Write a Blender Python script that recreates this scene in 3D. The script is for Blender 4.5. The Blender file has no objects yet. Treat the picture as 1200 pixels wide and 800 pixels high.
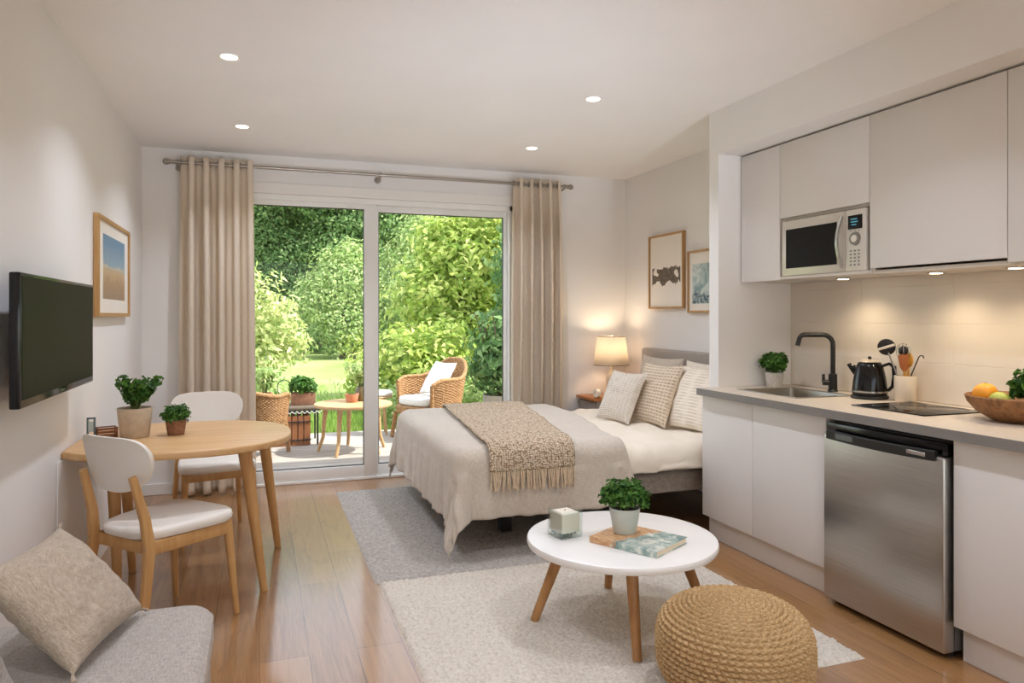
import bpy, bmesh, math, random
import numpy as np
from mathutils import Vector, Matrix

PI = math.pi
scene = bpy.context.scene
COL = scene.collection
R = math.radians

# ------------------------------------------------------------------ helpers
def lin(c):
    c = c / 255.0
    return c / 12.92 if c <= 0.04045 else ((c + 0.055) / 1.055) ** 2.4

def rgb(r, g, b):
    return (lin(r), lin(g), lin(b), 1.0)

class MB:
    """collects geometry for ONE mesh object"""
    def __init__(self):
        self.v = []; self.f = []; self.uv = None

    def add(self, vs, fs, uv=None):
        b = len(self.v)
        if uv is not None or self.uv is not None:
            if self.uv is None:
                self.uv = [(0, 0)] * b
            self.uv += list(uv) if uv is not None else [(0, 0)] * len(vs)
        self.v += [tuple(p) for p in vs]
        self.f += [tuple(b + i for i in q) for q in fs]
        return self

    def bm(self, bm, M=None):
        bm.verts.index_update()
        vs = [(M @ v.co if M else v.co)[:] for v in bm.verts]
        fs = [[v.index for v in f.verts] for f in bm.faces]
        bm.free()
        return self.add(vs, fs)

    def box(self, a, b, bev=0.0, seg=2, M=None):
        bm = bmesh.new()
        bmesh.ops.create_cube(bm, size=1)
        c = [(a[i] + b[i]) / 2 for i in range(3)]; s = [abs(b[i] - a[i]) for i in range(3)]
        for v in bm.verts:
            v.co = Vector((c[0] + v.co.x * s[0], c[1] + v.co.y * s[1], c[2] + v.co.z * s[2]))
        if bev > 0:
            bmesh.ops.bevel(bm, geom=bm.edges[:], offset=min(bev, min(s) * 0.49), segments=seg, profile=0.5, affect='EDGES')
        return self.bm(bm, M)

    def ring_loft(self, rings, caps=True, closed=False):
        n = len(rings[0]); vs = [p for r in rings for p in r]; fs = []
        m = len(rings)
        for i in range(m if closed else m - 1):
            j = (i + 1) % m
            for k in range(n):
                l = (k + 1) % n
                fs.append((i * n + k, i * n + l, j * n + l, j * n + k))
        if caps and not closed:
            fs.append(tuple(range(n - 1, -1, -1))); fs.append(tuple((m - 1) * n + k for k in range(n)))
        return self.add(vs, fs)

    def sweep(self, path, prof, caps=True, closed=False, ref=None):
        """path: points; prof(i) -> list of (a, b) offsets in the frame"""
        P = [Vector(p) for p in path]; rings = []; n = len(P); prev = None
        for i in range(n):
            if closed: t = P[(i + 1) % n] - P[i - 1]
            else: t = P[min(i + 1, n - 1)] - P[max(i - 1, 0)]
            t.normalize()
            if ref is not None: u = Vector(ref)
            elif prev is not None: u = prev
            else: u = Vector((0, 0, 1)) if abs(t.z) < 0.9 else Vector((1, 0, 0))
            u = (u - t * u.dot(t)).normalized(); prev = u
            w = t.cross(u)
            rings.append([(P[i] + u * a + w * b)[:] for a, b in prof(i)])
        return self.ring_loft(rings, caps, closed)

    def tube(self, path, rad, n=10, caps=True, closed=False):
        rr = rad if isinstance(rad, (list, tuple)) else [rad] * len(path)
        cs = [(math.cos(2 * PI * k / n), math.sin(2 * PI * k / n)) for k in range(n)]
        return self.sweep(path, lambda i: [(rr[i] * c, rr[i] * s) for c, s in cs], caps, closed)

    def beam(self, path, wd, ref=None, corner=0.3):
        """rounded-rectangle bar; wd: list of (size along ref, size across)"""
        def prof(i):
            a, b = wd[i][0] / 2, wd[i][1] / 2; r = corner * min(a, b); o = []
            for sx, sy, a0 in ((1, 1, 0), (-1, 1, 90), (-1, -1, 180), (1, -1, 270)):
                for t in (0, 45, 90):
                    g = R(a0 + t)
                    o.append((sx * (a - r) + r * math.cos(g), sy * (b - r) + r * math.sin(g)))
            return o
        return self.sweep(path, prof, True, False, ref)

    def lathe(self, prof, n=40, c=(0, 0, 0)):
        vs, fs = [], []
        m = len(prof)
        for r, z in prof:
            for k in range(n):
                a = 2 * PI * k / n
                vs.append((c[0] + max(r, 1e-5) * math.cos(a), c[1] + max(r, 1e-5) * math.sin(a), c[2] + z))
        for i in range(m - 1):
            for k in range(n):
                l = (k + 1) % n
                fs.append((i * n + k, i * n + l, (i + 1) * n + l, (i + 1) * n + k))
        return self.add(vs, fs)

    def ball(self, c, r, s=(1, 1, 1), sub=3):
        bm = bmesh.new(); bmesh.ops.create_icosphere(bm, subdivisions=sub, radius=r)
        return self.bm(bm, Matrix.Translation(c) @ Matrix.Diagonal((*s, 1)))

    def grid(self, nu, nv, fn, uvfn=None):
        vs, uv = [], []
        for j in range(nv + 1):
            for i in range(nu + 1):
                u, w = i / nu, j / nv
                vs.append(fn(u, w)); uv.append(uvfn(u, w) if uvfn else (u, w))
        fs = [(j * (nu + 1) + i, j * (nu + 1) + i + 1, (j + 1) * (nu + 1) + i + 1, (j + 1) * (nu + 1) + i)
              for j in range(nv) for i in range(nu)]
        return self.add(vs, fs, uv)

    def prism(self, pts, z0, z1, bev=0.0, seg=3):
        """closed outline (x, y) extruded in z"""
        bm = bmesh.new()
        lo = [bm.verts.new((x, y, z0)) for x, y in pts]
        f = bm.faces.new(lo)
        r = bmesh.ops.extrude_face_region(bm, geom=[f])
        up = [e for e in r['geom'] if isinstance(e, bmesh.types.BMVert)]
        for v in up: v.co.z = z1
        bmesh.ops.recalc_face_normals(bm, faces=bm.faces[:])
        if bev > 0:
            ed = [e for e in bm.edges if abs(e.verts[0].co.z - e.verts[1].co.z) < 1e-6]
            bmesh.ops.bevel(bm, geom=ed, offset=bev, segments=seg, profile=0.5, affect='EDGES', clamp_overlap=True)
        return self.bm(bm)

    def build(self, name, mat, parent=None, smooth=35, loc=None, rot=None, M=None, merge=0.0, recalc=True):
        me = bpy.data.meshes.new(name)
        v = self.v
        if M is not None: v = [(M @ Vector(p))[:] for p in v]
        me.from_pydata(v, [], self.f)
        if self.uv is not None:
            ul = me.uv_layers.new(name='uv')
            li = np.zeros(len(me.loops), dtype=np.int32); me.loops.foreach_get('vertex_index', li)
            ul.data.foreach_set('uv', np.array(self.uv, dtype=np.float32)[li].ravel())
        if merge > 0 or recalc:
            bm = bmesh.new(); bm.from_mesh(me)
            if merge > 0: bmesh.ops.remove_doubles(bm, verts=bm.verts[:], dist=merge)
            if recalc: bmesh.ops.recalc_face_normals(bm, faces=bm.faces[:])
            bm.to_mesh(me); bm.free()
        if smooth:
            me.polygons.foreach_set('use_smooth', [True] * len(me.polygons))
            me.set_sharp_from_angle(angle=R(smooth))
        me.materials.append(mat)
        o = bpy.data.objects.new(name, me); COL.objects.link(o)
        if parent is not None: o.parent = parent
        if loc is not None: o.location = loc
        if rot is not None: o.rotation_euler = rot
        return o

def tag(o, label=None, cat=None, group=None, kind=None):
    if label: o['label'] = label
    if cat: o['category'] = cat
    if group: o['group'] = group
    if kind: o['kind'] = kind
    return o

def thing(name, label, cat, loc=(0, 0, 0), rz=0.0, group=None, kind=None):
    o = bpy.data.objects.new(name, None); COL.objects.link(o)
    o.empty_display_size = 0.1
    o.location = loc; o.rotation_euler = (0, 0, rz)
    return tag(o, label, cat, group, kind)

def dup(root, loc, rz=0.0, label=None, group=None):
    def cp(o, par):
        c = o.copy(); COL.objects.link(c)
        if par is not None: c.parent = par
        for ch in list(o.children): cp(ch, c)
        return c
    r = cp(root, None); r.location = loc; r.rotation_euler = (0, 0, rz)
    if label: r['label'] = label
    if group: r['group'] = group
    return r

def structure(name, mb, mat, parent=None, smooth=0, **k):
    o = mb.build(name, mat, parent, smooth, **k)
    if parent is None: o['kind'] = 'structure'
    return o

def hsh(*a):
    x = math.sin(sum(v * w for v, w in zip(a, (12.9898, 78.233, 37.719)))) * 43758.5453
    return x - math.floor(x)

def vnoise(x, y, z=0.0):
    xi, yi = math.floor(x), math.floor(y); fx, fy = x - xi, y - yi
    fx = fx * fx * (3 - 2 * fx); fy = fy * fy * (3 - 2 * fy)
    a, b = hsh(xi, yi, z), hsh(xi + 1, yi, z); c, d = hsh(xi, yi + 1, z), hsh(xi + 1, yi + 1, z)
    return (a + (b - a) * fx) + ((c + (d - c) * fx) - (a + (b - a) * fx)) * fy

def sst(a, b, x):
    t = min(1, max(0, (x - a) / (b - a))); return t * t * (3 - 2 * t)

# ------------------------------------------------------------------ materials
class NT:
    def __init__(self, name):
        self.m = bpy.data.materials.new(name); self.m.use_nodes = True
        self.t = self.m.node_tree; self.t.nodes.clear()
        self.out = self.n('ShaderNodeOutputMaterial')
    def n(self, ty, **k):
        o = self.t.nodes.new(ty)
        for a, b in k.items():
            if a.startswith('i_'):
                key = a[2:].replace('_', ' ')
                o.inputs[int(key) if key.isdigit() else key].default_value = b
            else: setattr(o, a, b)
        return o
    def l(self, a, b): self.t.links.new(a, b)
    def coord(self, kind='Object', scale=(1, 1, 1), rot=(0, 0, 0), loc=(0, 0, 0)):
        c = self.n('ShaderNodeTexCoord'); mp = self.n('ShaderNodeMapping')
        mp.inputs['Scale'].default_value = scale; mp.inputs['Rotation'].default_value = rot
        mp.inputs['Location'].default_value = loc
        self.l(c.outputs[kind], mp.inputs['Vector']); return mp.outputs['Vector']
    def noise(self, vec, scale, detail=3.0, rough=0.5, dist=0.0):
        o = self.n('ShaderNodeTexNoise'); o.inputs['Scale'].default_value = scale
        o.inputs['Detail'].default_value = detail; o.inputs['Roughness'].default_value = rough
        o.inputs['Distortion'].default_value = dist
        self.l(vec, o.inputs['Vector']); return o.outputs['Fac']
    def ramp(self, fac, stops):
        r = self.n('ShaderNodeValToRGB'); e = r.color_ramp.elements
        while len(e) < len(stops): e.new(0.5)
        for x, (p, c) in zip(e, stops): x.position = p; x.color = c
        self.l(fac, r.inputs['Fac']); return r.outputs['Color']
    def mix(self, fac, a, b, blend='MIX'):
        m = self.n('ShaderNodeMix', data_type='RGBA', blend_type=blend)
        for i, x in ((0, fac), (6, a), (7, b)):
            if hasattr(x, 'is_output'): self.l(x, m.inputs[i])
            else: m.inputs[i].default_value = x
        return m.outputs[2]
    def math(self, op, a, b=0.0, c=0.0):
        m = self.n('ShaderNodeMath', operation=op)
        for i, x in enumerate((a, b, c)):
            if hasattr(x, 'is_output'): self.l(x, m.inputs[i])
            else: m.inputs[i].default_value = x
        return m.outputs[0]
    def bump(self, h, strength=0.3, dist=0.01):
        b = self.n('ShaderNodeBump'); b.inputs['Strength'].default_value = strength
        b.inputs['Distance'].default_value = dist
        self.l(h, b.inputs['Height']); return b.outputs['Normal']
    def bsdf(self, col, rough=0.5, metal=0.0, normal=None, spec=0.5, **k):
        p = self.n('ShaderNodeBsdfPrincipled')
        for key, x in (('Base Color', col), ('Roughness', rough), ('Metallic', metal), ('Specular IOR Level', spec)):
            if hasattr(x, 'is_output'): self.l(x, p.inputs[key])
            else: p.inputs[key].default_value = x
        for key, x in k.items(): p.inputs[key.replace('_', ' ')].default_value = x
        if normal is not None: self.l(normal, p.inputs['Normal'])
        return p
    def done(self, sh):
        self.l(sh.outputs[0] if hasattr(sh, 'outputs') else sh, self.out.inputs['Surface']); return self.m

def shade(c, k): return (c[0] * k, c[1] * k, c[2] * k, 1)

def plain(name, col, rough=0.5, metal=0.0, bump=None, var=0.05, vscale=6.0, spec=0.5, **k):
    t = NT(name); v = t.coord()
    c = t.ramp(t.noise(v, vscale, 3), [(0.3, shade(col, 1 - var)), (0.7, shade(col, 1 + var))])
    nm = t.bump(t.noise(v, bump[0], 3), bump[1], bump[2] if len(bump) > 2 else 0.003) if bump else None
    return t.done(t.bsdf(c, rough, metal, nm, spec, **k))

def wood(name, c1, c2, axis='x', rough=0.4, scale=1.0, spec=0.4):
    t = NT(name)
    s = {'x': (1.2, 16, 16), 'y': (16, 1.2, 16), 'z': (16, 16, 1.2)}[axis]
    v = t.coord(scale=[q * scale for q in s])
    f = t.noise(v, 2.0, 6, 0.6, 0.6)
    v2 = t.coord(scale=[q * scale * 5 for q in s]); f2 = t.noise(v2, 2.0, 3, 0.5)
    c = t.ramp(f, [(0.28, c2), (0.5, shade([(a + b) / 2 for a, b in zip(c1, c2)], 1.0)), (0.72, c1)])
    c = t.mix(t.math('MULTIPLY', f2, 0.22), c, shade(c2, 0.7))
    return t.done(t.bsdf(c, rough, 0, t.bump(f2, 0.08, 0.002), spec))

def fabric(name, c1, c2, kind='Object', scale=260.0, strength=0.5, soft=4.0, rough=0.9, amt=1.0, sheen=0.2):
    t = NT(name)
    a = t.noise(t.coord(kind, (scale, scale * 0.12, scale)), 1.0, 2); b = t.noise(t.coord(kind, (scale * 0.12, scale, scale * 0.14)), 1.0, 2)
    w = t.math('ADD', t.math('MULTIPLY', a, 0.5), t.math('MULTIPLY', b, 0.5))
    big = t.noise(t.coord(kind), soft, 2)
    c = t.ramp(w, [(0.5 - 0.18 * amt, c2), (0.5 + 0.16 * amt, c1)])
    c = t.mix(t.math('MULTIPLY', big, 0.18), c, shade(c2, 0.85))
    p = t.bsdf(c, rough, 0, t.bump(w, strength, 0.004), 0.2, Sheen_Weight=sheen)
    return t.done(p)

def emit(name, col, s):
    t = NT(name); e = t.n('ShaderNodeEmission'); e.inputs[0].default_value = col; e.inputs[1].default_value = s
    return t.done(e)

def leafmat(name, c1, c2, c3, trans=0.35, rough=0.5):
    t = NT(name); g = t.n('ShaderNodeNewGeometry')
    c = t.ramp(g.outputs['Random Per Island'], [(0.0, c1), (0.5, c2), (1.0, c3)])
    p = t.bsdf(c, rough, 0, None, 0.3); tr = t.n('ShaderNodeBsdfTranslucent'); t.l(c, tr.inputs[0])
    m = t.n('ShaderNodeMixShader'); m.inputs[0].default_value = trans
    t.l(p.outputs[0], m.inputs[1]); t.l(tr.outputs[0], m.inputs[2])
    return t.done(m)

def glassmat(name, tint=(0.97, 0.98, 0.975, 1), refl=0.05):
    t = NT(name); tr = t.n('ShaderNodeBsdfTransparent'); tr.inputs[0].default_value = tint
    gl = t.n('ShaderNodeBsdfGlossy'); gl.inputs['Roughness'].default_value = 0.02
    fr = t.n('ShaderNodeFresnel'); fr.inputs[0].default_value = 1.2
    m = t.n('ShaderNodeMixShader'); t.l(t.math('ADD', t.math('MULTIPLY', fr.outputs[0], 0.35), refl * 0.1), m.inputs[0])
    t.l(tr.outputs[0], m.inputs[1]); t.l(gl.outputs[0], m.inputs[2])
    return t.done(m)

WHITE = rgb(238, 236, 232)
m_wall = plain('wall_paint', rgb(236, 234, 232), 0.85, bump=(180, 0.06), var=0.015, vscale=1.5, spec=0.2)
m_ceil = plain('ceiling_paint', rgb(243, 242, 241), 0.9, bump=(70, 0.35, 0.004), var=0.015, vscale=2, spec=0.15)
m_trim = plain('white_trim', rgb(236, 234, 230), 0.4, var=0.01)
m_upvc = plain('white_upvc', rgb(240, 240, 238), 0.3, var=0.01)
m_cab = plain('cabinet_lacquer', rgb(222, 218, 214), 0.45, var=0.012, vscale=2, spec=0.35)
m_carc = plain('cabinet_carcass', rgb(205, 198, 188), 0.6, var=0.02)
m_dark = plain('dark_gap', rgb(40, 38, 36), 0.8)
m_black = plain('black_gloss', rgb(12, 12, 13), 0.14, var=0.02, spec=0.4)
m_blackm = plain('black_matt', rgb(24, 23, 22), 0.42, var=0.05)
m_screen = plain('tv_screen', rgb(30, 26, 24), 0.42, var=0.02, spec=0.08)
m_oak = wood('oak', rgb(222, 184, 134), rgb(198, 152, 100), 'x', 0.38)
m_oakz = wood('oak_upright', rgb(210, 166, 110), rgb(184, 136, 82), 'z', 0.42)
m_legs = wood('coffee_leg_wood', rgb(190, 140, 88), rgb(156, 108, 62), 'z', 0.45)
m_frame = wood('frame_wood', rgb(206, 166, 112), rgb(176, 134, 82), 'z', 0.45)
m_white_pad = plain('chair_white', rgb(232, 226, 217), 0.5, var=0.015, bump=(300, 0.05))
m_ctop = plain('coffee_top_white', rgb(234, 231, 226), 0.28, var=0.02, vscale=3)
m_steelrod = plain('brushed_nickel', rgb(165, 158, 148), 0.3, 0.9)
m_chrome = plain('steel', rgb(190, 188, 184), 0.25, 1.0, var=0.02)
m_sink = plain('sink_steel', rgb(165, 160, 150), 0.3, 1.0, var=0.05)
m_glass = glassmat('window_glass')
m_clear = glassmat('clear_glass', (0.955, 0.98, 0.972, 1), 0.4)

def mk_brushed():
    t = NT('brushed_steel'); v = t.coord(scale=(1, 1, 140)); f = t.noise(v, 3.0, 4, 0.6)
    v2 = t.coord(scale=(1, 4.0, 0.15)); f2 = t.noise(v2, 1.3, 2)
    c = t.ramp(f, [(0.3, rgb(178, 176, 173)), (0.7, rgb(204, 202, 198))])
    c = t.mix(t.math('MULTIPLY', f2, 0.25), c, rgb(160, 158, 155))
    rr = t.math('ADD', t.math('MULTIPLY', f, 0.10), 0.27)
    return t.done(t.bsdf(c, rr, 1.0, t.bump(f, 0.04, 0.001), 0.5, Anisotropic=0.6))
m_brushed = mk_brushed()

def mk_floor():
    t = NT('oak_planks')
    v = t.coord(rot=(0, 0, PI / 2))
    b = t.n('ShaderNodeTexBrick', offset=0.37, offset_frequency=2)
    t.l(v, b.inputs['Vector'])
    b.inputs['Color1'].default_value = rgb(164, 119, 74); b.inputs['Color2'].default_value = rgb(130, 90, 52)
    b.inputs['Mortar'].default_value = rgb(92, 62, 38)
    b.inputs['Scale'].default_value = 1.0; b.inputs['Mortar Size'].default_value = 0.0024
    b.inputs['Mortar Smooth'].default_value = 0.1; b.inputs['Bias'].default_value = -0.1
    b.inputs['Brick Width'].default_value = 1.25; b.inputs['Row Height'].default_value = 0.185
    g = t.noise(t.coord(scale=(26, 1.6, 1)), 1.6, 6, 0.62, 0.8)
    g2 = t.noise(t.coord(scale=(120, 5, 1)), 1.5, 3)
    knots = t.noise(t.coord(scale=(5, 1.4, 1)), 2.2, 3, 0.6, 1.2)
    c = t.mix(t.math('MULTIPLY', g2, 0.30), b.outputs['Color'], rgb(98, 62, 32))
    c = t.mix(t.ramp(g, [(0.35, (0, 0, 0, 1)), (0.7, (0.55, 0.55, 0.55, 1))]), c, rgb(180, 134, 84))
    c = t.mix(t.ramp(knots, [(0.6, (0, 0, 0, 1)), (0.78, (0.55, 0.55, 0.55, 1))]), c, rgb(92, 56, 28))
    return t.done(t.bsdf(c, t.math('ADD', t.math('MULTIPLY', g2, 0.10), 0.27), 0, t.bump(t.math('ADD', g2, t.math('MULTIPLY', b.outputs['Fac'], -4.0)), 0.12, 0.002), 0.35, Coat_Weight=0.7, Coat_Roughness=0.12, Coat_IOR=1.6))
m_floor = mk_floor()

m_sofa = fabric('sofa_weave', rgb(190, 180, 170), rgb(140, 131, 122), scale=330, strength=0.5)
m_sofapil = fabric('sofa_cushion_linen', rgb(192, 175, 155), rgb(146, 130, 112), scale=380, strength=0.55)
m_sofapil2 = fabric('sofa_cushion_grey', rgb(170, 158, 145), rgb(124, 113, 102), scale=330, strength=0.5)
m_bedbase = fabric('bed_base_weave', rgb(178, 166, 154), rgb(138, 127, 116), scale=420, strength=0.3)
m_head = fabric('headboard_weave', rgb(182, 172, 162), rgb(146, 136, 127), scale=420, strength=0.3)
m_coverlet = fabric('coverlet_weave', rgb(224, 213, 199), rgb(188, 176, 162), 'UV', 300, 0.5, 3.0)
m_duvet = fabric('duvet_cotton', rgb(246, 236, 220), rgb(232, 220, 202), 'UV', 500, 0.15, 5, sheen=0.1)
def mk_curtain():
    t = NT('curtain_linen')
    a = t.noise(t.coord('UV', (420, 50, 1)), 1.0, 2); b = t.noise(t.coord('UV', (50, 420, 1)), 1.0, 2)
    w = t.math('ADD', t.math('MULTIPLY', a, 0.5), t.math('MULTIPLY', b, 0.5))
    c = t.ramp(w, [(0.32, rgb(226, 212, 193)), (0.66, rgb(243, 231, 214))])
    p = t.bsdf(c, 0.9, 0, t.bump(w, 0.3, 0.004), 0.15); tr = t.n('ShaderNodeBsdfTranslucent'); t.l(c, tr.inputs[0])
    m = t.n('ShaderNodeMixShader'); m.inputs[0].default_value = 0.22; t.l(p.outputs[0], m.inputs[1]); t.l(tr.outputs[0], m.inputs[2])
    return t.done(m)
m_curtain = mk_curtain()
m_pil_w = fabric('pillow_white', rgb(242, 232, 217), rgb(222, 210, 193), scale=300, strength=0.25)
m_pil_g = fabric('pillow_greige', rgb(214, 202, 187), rgb(184, 170, 154), scale=300, strength=0.3)
m_outcush = fabric('outdoor_cushion', rgb(240, 238, 232), rgb(222, 220, 214), scale=200, strength=0.2)

def mk_ribbed(name, c1, c2, sx, sz, st):
    t = NT(name)
    w1 = t.n('ShaderNodeTexWave', bands_direction='X'); w2 = t.n('ShaderNodeTexWave', bands_direction='Y')
    v = t.coord('UV')
    for w, s in ((w1, sx), (w2, sz)):
        t.l(v, w.inputs['Vector']); w.inputs['Scale'].default_value = s; w.inputs['Distortion'].default_value = 1.2; w.inputs['Detail'].default_value = 2
        w.inputs['Detail Scale'].default_value = 3
    h = t.math('MAXIMUM', t.math('MULTIPLY', w1.outputs['Fac'], 0.7), w2.outputs['Fac'])
    n = t.noise(v, 300, 2)
    c = t.ramp(t.math('ADD', t.math('MULTIPLY', h, 0.7), t.math('MULTIPLY', n, 0.3)), [(0.2, c2), (0.75, c1)])
    return t.done(t.bsdf(c, 0.92, 0, t.bump(h, st, 0.006), 0.2, Sheen_Weight=0.2))
m_lattice = mk_ribbed('cushion_waffle', rgb(228, 211, 188), rgb(184, 162, 136), 10, 13, 0.7)
m_stripe = mk_ribbed('pillow_ribbed', rgb(242, 232, 217), rgb(222, 208, 188), 2, 14, 0.5)
m_knit = mk_ribbed('cushion_cable_knit', rgb(234, 224, 210), rgb(206, 193, 176), 9, 22, 0.8)

def mk_throw():
    t = NT('chunky_throw')
    v = t.coord('UV')
    vo = t.n('ShaderNodeTexVoronoi'); t.l(t.coord('UV', (1.0, 1.5, 1)), vo.inputs['Vector']); vo.inputs['Scale'].default_value = 64
    vo.inputs['Randomness'].default_value = 0.55
    n = t.noise(v, 160, 3); big = t.noise(v, 4, 2)
    h = t.math('SUBTRACT', 1.0, t.math('MULTIPLY', vo.outputs['Distance'], 1.3))
    c = t.ramp(n, [(0.36, rgb(200, 174, 142)), (0.5, rgb(228, 208, 182)), (0.66, rgb(244, 232, 214))])
    c = t.mix(t.ramp(vo.outputs['Distance'], [(0.44, (0, 0, 0, 1)), (0.68, (0.85, 0.85, 0.85, 1))]), c, rgb(128, 98, 66))
    return t.done(t.bsdf(c, 0.95, 0, t.bump(h, 0.9, 0.01), 0.15))
m_throw = mk_throw()
m_fringe = fabric('throw_fringe', rgb(232, 212, 184), rgb(184, 156, 122), scale=300, strength=0.4)

def mk_rug(name, c1, c2, c3):
    t = NT(name); v = t.coord()
    n = t.noise(v, 62, 4, 0.75); big = t.noise(v, 3.5, 3, 0.6); n2 = t.noise(v, 320, 2)
    c = t.ramp(n, [(0.32, c3), (0.5, c2), (0.68, c1)])
    c = t.mix(t.math('MULTIPLY', big, 0.35), c, c2)
    return t.done(t.bsdf(c, 0.97, 0, t.bump(t.math('ADD', n, n2), 0.8, 0.008), 0.1, Sheen_Weight=0.3))
m_rug1 = mk_rug('rug_grey_pile', rgb(218, 210, 200), rgb(186, 177, 167), rgb(132, 124, 115))
m_rug2 = mk_rug('rug_cream_pile', rgb(248, 240, 226), rgb(232, 221, 204), rgb(194, 180, 160))

def mk_jute():
    t = NT('braided_jute'); v = t.coord(); g = t.n('ShaderNodeNewGeometry')
    n = t.noise(v, 120, 4, 0.7); n2 = t.noise(t.coord(scale=(60, 60, 400)), 1, 2)
    c = t.ramp(t.math('ADD', t.math('MULTIPLY', n, 0.6), t.math('MULTIPLY', n2, 0.4)), [(0.3, rgb(138, 108, 72)), (0.5, rgb(180, 148, 104)), (0.7, rgb(212, 184, 142))])
    return t.done(t.bsdf(c, 0.85, 0, t.bump(n2, 0.5, 0.004), 0.15))
m_jute = mk_jute()

def mk_wicker():
    t = NT('wicker'); v = t.coord(); n = t.noise(v, 60, 4, 0.7)
    c = t.ramp(n, [(0.32, rgb(104, 70, 40)), (0.5, rgb(158, 116, 74)), (0.7, rgb(204, 166, 120))])
    return t.done(t.bsdf(c, 0.6, 0, t.bump(n, 0.3, 0.004), 0.3))
m_wicker = mk_wicker()

m_deck = wood('deck_boards', rgb(194, 186, 178), rgb(160, 151, 143), 'x', 0.7, 0.6, 0.2)
m_gwood = wood('garden_table_wood', rgb(214, 176, 130), rgb(184, 142, 96), 'x', 0.6)
m_crate = wood('crate_wood', rgb(170, 110, 66), rgb(128, 78, 44), 'z', 0.6)
m_terra = plain('terracotta', rgb(184, 122, 92), 0.8, var=0.12, vscale=20)
m_concrete = plain('concrete', rgb(176, 170, 160), 0.9, var=0.12, vscale=14, bump=(60, 0.3))
m_potbeige = plain('stone_pot', rgb(196, 180, 158), 0.85, var=0.10, vscale=30, bump=(90, 0.25))
m_potbrown = plain('brown_basket_pot', rgb(140, 98, 74), 0.8, var=0.2, vscale=60, bump=(110, 0.5))
m_potgreen = plain('pale_celadon_pot', rgb(190, 194, 184), 0.45, var=0.05, vscale=16)
m_potspeck = plain('speckled_pot', rgb(206, 200, 190), 0.85, var=0.14, vscale=90, bump=(110, 0.3))
m_soil = plain('soil', rgb(62, 46, 34), 0.95, var=0.3, vscale=60, bump=(80, 0.6))
m_bark = plain('bark', rgb(96, 78, 60), 0.9, var=0.2, vscale=20, bump=(30, 0.6))
m_twig = plain('green_stem', rgb(92, 104, 52), 0.7)
m_herb = leafmat('herb_leaves', rgb(44, 84, 30), rgb(70, 116, 44), rgb(104, 148, 62), 0.25)
m_box = leafmat('dense_leaves', rgb(40, 78, 28), rgb(64, 108, 40), rgb(92, 136, 52), 0.2)
m_leafA = leafmat('tree_leaves_deep', rgb(96, 132, 76), rgb(134, 168, 102), rgb(184, 206, 138), 0.4)
m_leafB = leafmat('tree_leaves_mid', rgb(132, 164, 94), rgb(176, 198, 124), rgb(222, 230, 170), 0.42)
m_leafC = leafmat('shrub_leaves_yellow', rgb(138, 168, 76), rgb(182, 202, 98), rgb(232, 234, 150), 0.42)
m_leafD = leafmat('planter_leaves_dark', rgb(84, 122, 70), rgb(118, 156, 94), rgb(172, 200, 134), 0.4)
m_leafE = leafmat('shrub_leaves_pale', rgb(158, 182, 104), rgb(200, 210, 136), rgb(238, 232, 182), 0.42)

def mk_lawn():
    t = NT('lawn'); v = t.coord(); n = t.noise(v, 30, 5, 0.7); b = t.noise(v, 0.35, 3)
    c = t.ramp(n, [(0.3, rgb(104, 132, 62)), (0.55, rgb(134, 154, 84)), (0.75, rgb(158, 168, 110))])
    c = t.mix(t.ramp(b, [(0.4, (0, 0, 0, 1)), (0.65, (0.6, 0.6, 0.6, 1))]), c, rgb(170, 170, 128))
    return t.done(t.bsdf(c, 0.9, 0, t.bump(n, 0.6, 0.03), 0.1))
m_lawn = mk_lawn()
m_grass = leafmat('grass_blades', rgb(112, 146, 60), rgb(142, 174, 80), rgb(180, 200, 112), 0.4)

# ------------------------------------------------------------------ the room
XL, XR, YB, YF, H = -0.83, 3.20, 6.00, -2.20, 2.60
structure('floor', MB().box((XL - 0.2, YF - 0.2, -0.12), (XR + 0.2, YB + 0.02, 0)), m_floor)
structure('ceiling', MB().box((XL - 0.2, YF - 0.2, H), (XR + 0.2, YB + 0.24, H + 0.25)), m_ceil)
structure('wall_left', MB().box((XL - 0.2, YF - 0.2, 0), (XL, YB + 0.24, H)), m_wall)
structure('wall_right', MB().box((XR, YF - 0.2, 0), (XR + 0.2, YB + 0.24, H)), m_wall)
DX0, DX1, DZ = -0.42, 2.11, 2.30      # the garden door's opening
structure('wall_back', MB().box((XL, YB, 0), (DX0, YB + 0.24, H)).box((DX1, YB, 0), (XR, YB + 0.24, H))
          .box((DX0, YB, DZ), (DX1, YB + 0.24, H)), m_wall)
WX0, WX1, WZ0, WZ1 = -0.4, 2.8, 0.2, 2.4  # opening for an assumed window, unseen, added to let in fill daylight
structure('wall_front', MB().box((XL, YF - 0.2, 0), (WX0, YF, H)).box((WX1, YF - 0.2, 0), (XR, YF, H))
          .box((WX0, YF - 0.2, 0), (WX1, YF, WZ0)).box((WX0, YF - 0.2, WZ1), (WX1, YF, H)), m_wall)
w1 = structure('added_window_1', MB().box((WX0, YF - 0.12, WZ0), (WX1, YF - 0.06, WZ0 + 0.05)).box((WX0, YF - 0.12, WZ1 - 0.05), (WX1, YF - 0.06, WZ1))
          .box((WX0, YF - 0.12, WZ0), (WX0 + 0.05, YF - 0.06, WZ1)).box((WX1 - 0.05, YF - 0.12, WZ0), (WX1, YF - 0.06, WZ1))
          .box((1.17, YF - 0.12, WZ0), (1.23, YF - 0.06, WZ1)), m_upvc)
MB().box((WX0, YF - 0.095, WZ0), (WX1, YF - 0.09, WZ1)).build('glass_pane', m_glass, w1, 0)
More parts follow.
